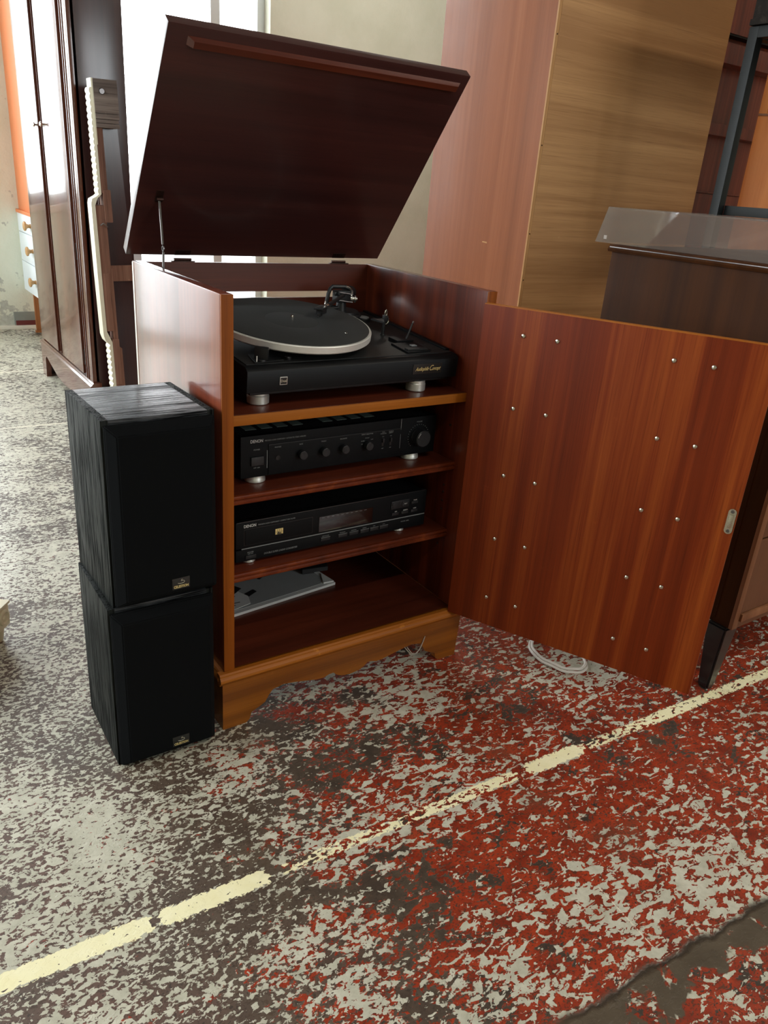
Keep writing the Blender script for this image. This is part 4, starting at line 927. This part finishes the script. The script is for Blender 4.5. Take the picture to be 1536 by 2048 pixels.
def rleg(bm):
    prof = [(0.0125, 0.0), (0.0225, RB)]
    t = bmesh.new()
    rings = [[t.verts.new((sx*0.0125 + dx, sy*0.0125, z)) for sx, sy in ((-1, -1), (1, -1), (1, 1), (-1, 1))] for z, dx in ((0.0, 0),)]
    rings.append([t.verts.new((sx*0.0235, sy*0.0235, RB)) for sx, sy in ((-1, -1), (1, -1), (1, 1), (-1, 1))])
    for i in range(4): t.faces.new((rings[0][i], rings[0][(i+1) % 4], rings[1][(i+1) % 4], rings[1][i]))
    t.faces.new(rings[0]); t.faces.new(rings[1])
    bmesh.ops.recalc_face_normals(t, faces=t.faces[:])
    bmesh.ops.bevel(t, geom=t.edges[:], offset=0.004, segments=2, affect='EDGES'); merge(bm, t)
lg0 = P('leg', 'black_leg', rg, rleg, loc=(0.014, 0.030, 0))
for x, y in ((RL-0.03, 0.030), (0.014, RD-0.04), (RL-0.03, RD-0.04)): copy_part(lg0, (x, y, 0), rg)
# smoked cover standing on the radiogram
dc = thing('dust_cover', 'smoked clear acrylic cover lying on top of the radiogram', 'dust cover', (0.985, -0.275, RT+0.0125))
def cover_wall(p):    # four corner points of the outer face, 3 mm thick
    def f(bm):
        t = bmesh.new(); v = [t.verts.new(c) for c in p]; fc = t.faces.new(v)
        bmesh.ops.recalc_face_normals(t, faces=t.faces[:])
        r = bmesh.ops.extrude_face_region(t, geom=[fc]); n = fc.normal.copy()
        bmesh.ops.translate(t, verts=[e for e in r['geom'] if isinstance(e, bmesh.types.BMVert)], vec=-n*0.003)
        bmesh.ops.recalc_face_normals(t, faces=t.faces[:]); merge(bm, t)
    return f
cl_, cw_, ch_, dft = 0.445, 0.40, 0.0755, 0.012     # along y, along x, height, draft
b4 = [(0, 0, 0), (0, cl_, 0), (cw_, cl_, 0), (cw_, 0, 0)]
t4 = [(0.006, dft, ch_), (0.006, cl_-dft-0.006, ch_), (cw_-0.006, cl_-dft-0.006, ch_), (cw_-0.006, dft, ch_)]
for i in range(4):
    P('cover_side', 'acrylic', dc, cover_wall([b4[i], b4[(i+1) % 4], t4[(i+1) % 4], t4[i]]))
P('cover_top', 'acrylic', dc, cover_wall([(x, y, z) for x, y, z in t4]))
B('sticker', 'paper', dc, 0.0004, 0.0012, cl_-0.028, cl_-0.020, 0.008, 0.016, 0)

# ------------------------------------------------------------------ big wardrobe turned with its back to us
BWX, BWY, BWW, BWD, BWH = 1.470, 0.90, 0.850, 0.572, 1.95
bw = thing('turned_wardrobe', 'large wardrobe with red-brown side and bare plywood back', 'wardrobe', (BWX, BWY, 0))
B('side_panel', 'red_panel', bw, 0.0, 0.018, 0.006, BWD, 0.0, BWH, 0.001)
B('side_panel', 'red_panel', bw, BWW-0.018, BWW, 0.006, BWD, 0.0, BWH, 0.001)
B('back_panel', 'plywood', bw, 0.012, BWW, 0.0, 0.006, 0.02, BWH-0.01, 0.0006)
B('corner_lipping', 'pale_edge', bw, -0.0006, 0.0115, 0.0, 0.006, 0.0, BWH, 0.0005, label='pale raw edge of the side panel')
B('floor_panel', 'red_panel', bw, 0.018, BWW-0.018, 0.006, BWD-0.02, 0.06, 0.078, 0)
B('top_panel', 'red_panel', bw, 0.018, BWW-0.018, 0.006, BWD, BWH-0.018, BWH, 0)
B('door', 'red_panel', bw, 0.02, BWW/2-0.001, BWD-0.018, BWD, 0.08, BWH-0.02, 0.001)
B('door', 'red_panel', bw, BWW/2+0.001, BWW-0.02, BWD-0.018, BWD, 0.08, BWH-0.02, 0.001)
for z in (0.70, 0.85, 1.12, 1.43):
    P('nail', 'bronze', bw, lambda bm: cyl(bm, (0.006, 0.0005, z), (0.006, -0.0012, z), 0.0022, seg=8))
P('scuff_chip', 'pale_edge', bw, lambda bm: prism(bm, [(0.205, 0.800), (0.230, 0.802), (0.229, 0.806), (0.204, 0.805)], 'X', -0.0006, 0.0004))

# ------------------------------------------------------------------ red bookcase, metal stand, carved box and teak unit at the far right
bk = thing('bookcase', 'dark red wooden bookcase with stepped shelves behind the metal stand', 'bookcase', (3.20, 1.65, 0))
B('back_panel', 'bookcase', bk, 0.0, 1.5, 0.10, 0.12, 0.0, 2.2, 0)
B('side_panel', 'bookcase', bk, -0.02, 0.0, 0.0, 0.12, 0.0, 2.2, 0.002)
B('side_panel', 'bookcase', bk, 1.5, 1.52, 0.0, 0.12, 0.0, 2.2, 0.002)
for z0, z1, y in ((1.33, 1.385, 0.02), (1.65, 1.74, 0.0), (1.052, 1.060, 0.085), (0.60, 0.65, 0.02), (0.0, 0.08, 0.0)):
    B('shelf', 'bookcase', bk, 0.0, 1.5, y, 0.10, z0, z1, 0.003)
B('upper_panel', 'bookcase', bk, 0.0, 1.5, 0.04, 0.10, 1.79, 2.2, 0.002)
B('shadow_gap', 'groove', bk, 0.0, 1.5, 0.045, 0.10, 1.782, 1.79, 0)
B('lower_panel', 'bookcase', bk, 0.0, 1.5, 0.07, 0.10, 0.66, 1.048, 0.002)
stn = thing('metal_stand', 'black square-tube metal stand behind the radiogram', 'stand', (1.826, 0.11, 0))
tb = 0.030
for x, y in ((0, 0), (0.55, 0), (0, 0.34), (0.55, 0.34)): B('leg', 'black_metal', stn, x, x+tb, y, y+tb, 0.0, 1.462, 0.002)
for y in (0, 0.34): B('top_rail', 'black_metal', stn, tb, 0.55, y, y+tb, 1.462-tb, 1.462, 0.002)
for x in (0, 0.55): B('top_rail', 'black_metal', stn, x, x+tb, tb, 0.34, 1.462-tb, 1.462, 0.002)
B('lower_shelf', 'black_metal', stn, 0.030, 0.55, 0.0, 0.34, 0.956, 0.984, 0.001)
B('shelf_highlight', 'alu', stn, 0.032, 0.55, -0.003, 0.0, 0.980, 0.984, 0.0005)  # bright strip standing in for the highlight along the shelf edge
ob = thing('carved_box', 'dark carved oak chest standing on top of the metal stand', 'chest', (1.815, 0.09, 1.462))
B('body', 'oak_box', ob, 0.0, 0.56, 0.0, 0.38, 0.0, 0.26, 0.003)
B('base_rail', 'oak_box', ob, -0.004, 0.564, -0.006, 0.384, 0.0, 0.016, 0.003)
B('stile', 'oak_box', ob, 0.0, 0.022, -0.004, 0.0, 0.016, 0.26, 0.001)
B('front_rail', 'oak_box', ob, 0.022, 0.56, -0.004, 0.0, 0.016, 0.040, 0.001)
tk = thing('teak_unit', 'orange teak cupboard at the right edge beyond the metal stand', 'cupboard', (2.757, 1.0, 0), (0, 0, math.radians(-62)))
B('carcass', 'orange_wood', tk, 0.0, 0.62, 0.016, 0.45, 0.0, 2.0, 0.001)
B('door', 'orange_wood', tk, 0.0, 0.62, 0.0, 0.016, 0.10, 1.338, 0.001)
B('upper_door_frame', 'orange_wood', tk, 0.0, 0.030, 0.0, 0.016, 1.346, 1.95, 0.001)
B('upper_door_panel', 'edge', tk, 0.030, 0.60, 0.006, 0.016, 1.36, 1.95, 0.001)
B('dividing_rail', 'lipping', tk, 0.0, 0.62, -0.003, 0.016, 1.338, 1.346, 0.001)

# ------------------------------------------------------------------ cable and thread on the floor
cb = thing('cable', 'coiled white cable on the floor under the cabinet door', 'cable', (0.760, -0.125, 0))
lp = [(0.052*math.cos(a)*(1+0.04*math.sin(3*a)), 0.075*math.sin(a), 0.0032+0.0022*(i % 2)) for i, a in enumerate([2*PI*j/16 for j in range(16)])]
P('coil', 'cable', cb, lambda bm: tube(bm, smooth_path(lp, 6, True), 0.0031, 8, True))
P('coil', 'cable', cb, lambda bm: tube(bm, smooth_path([(x*0.94+0.002, y*0.93+0.001, z+0.0042) for x, y, z in lp], 6, True), 0.0031, 8, True))
th = thing('frayed_thread', 'pale frayed thread hanging from arch of the cabinet plinth', 'thread', (0, 0, 0))
for k, pts in enumerate(([(0.405, -0.0085, 0.0625), (0.418, -0.010, 0.046), (0.430, -0.010, 0.038), (0.444, -0.011, 0.046), (0.452, -0.010, 0.060), (0.459, -0.0075, 0.074)],
                         [(0.412, -0.0085, 0.060), (0.424, -0.012, 0.044), (0.437, -0.012, 0.040), (0.449, -0.009, 0.052), (0.457, -0.0075, 0.070)])):
    P('strand', 'thread', th, lambda bm: tube(bm, smooth_path(pts, 5), 0.0009, 5))
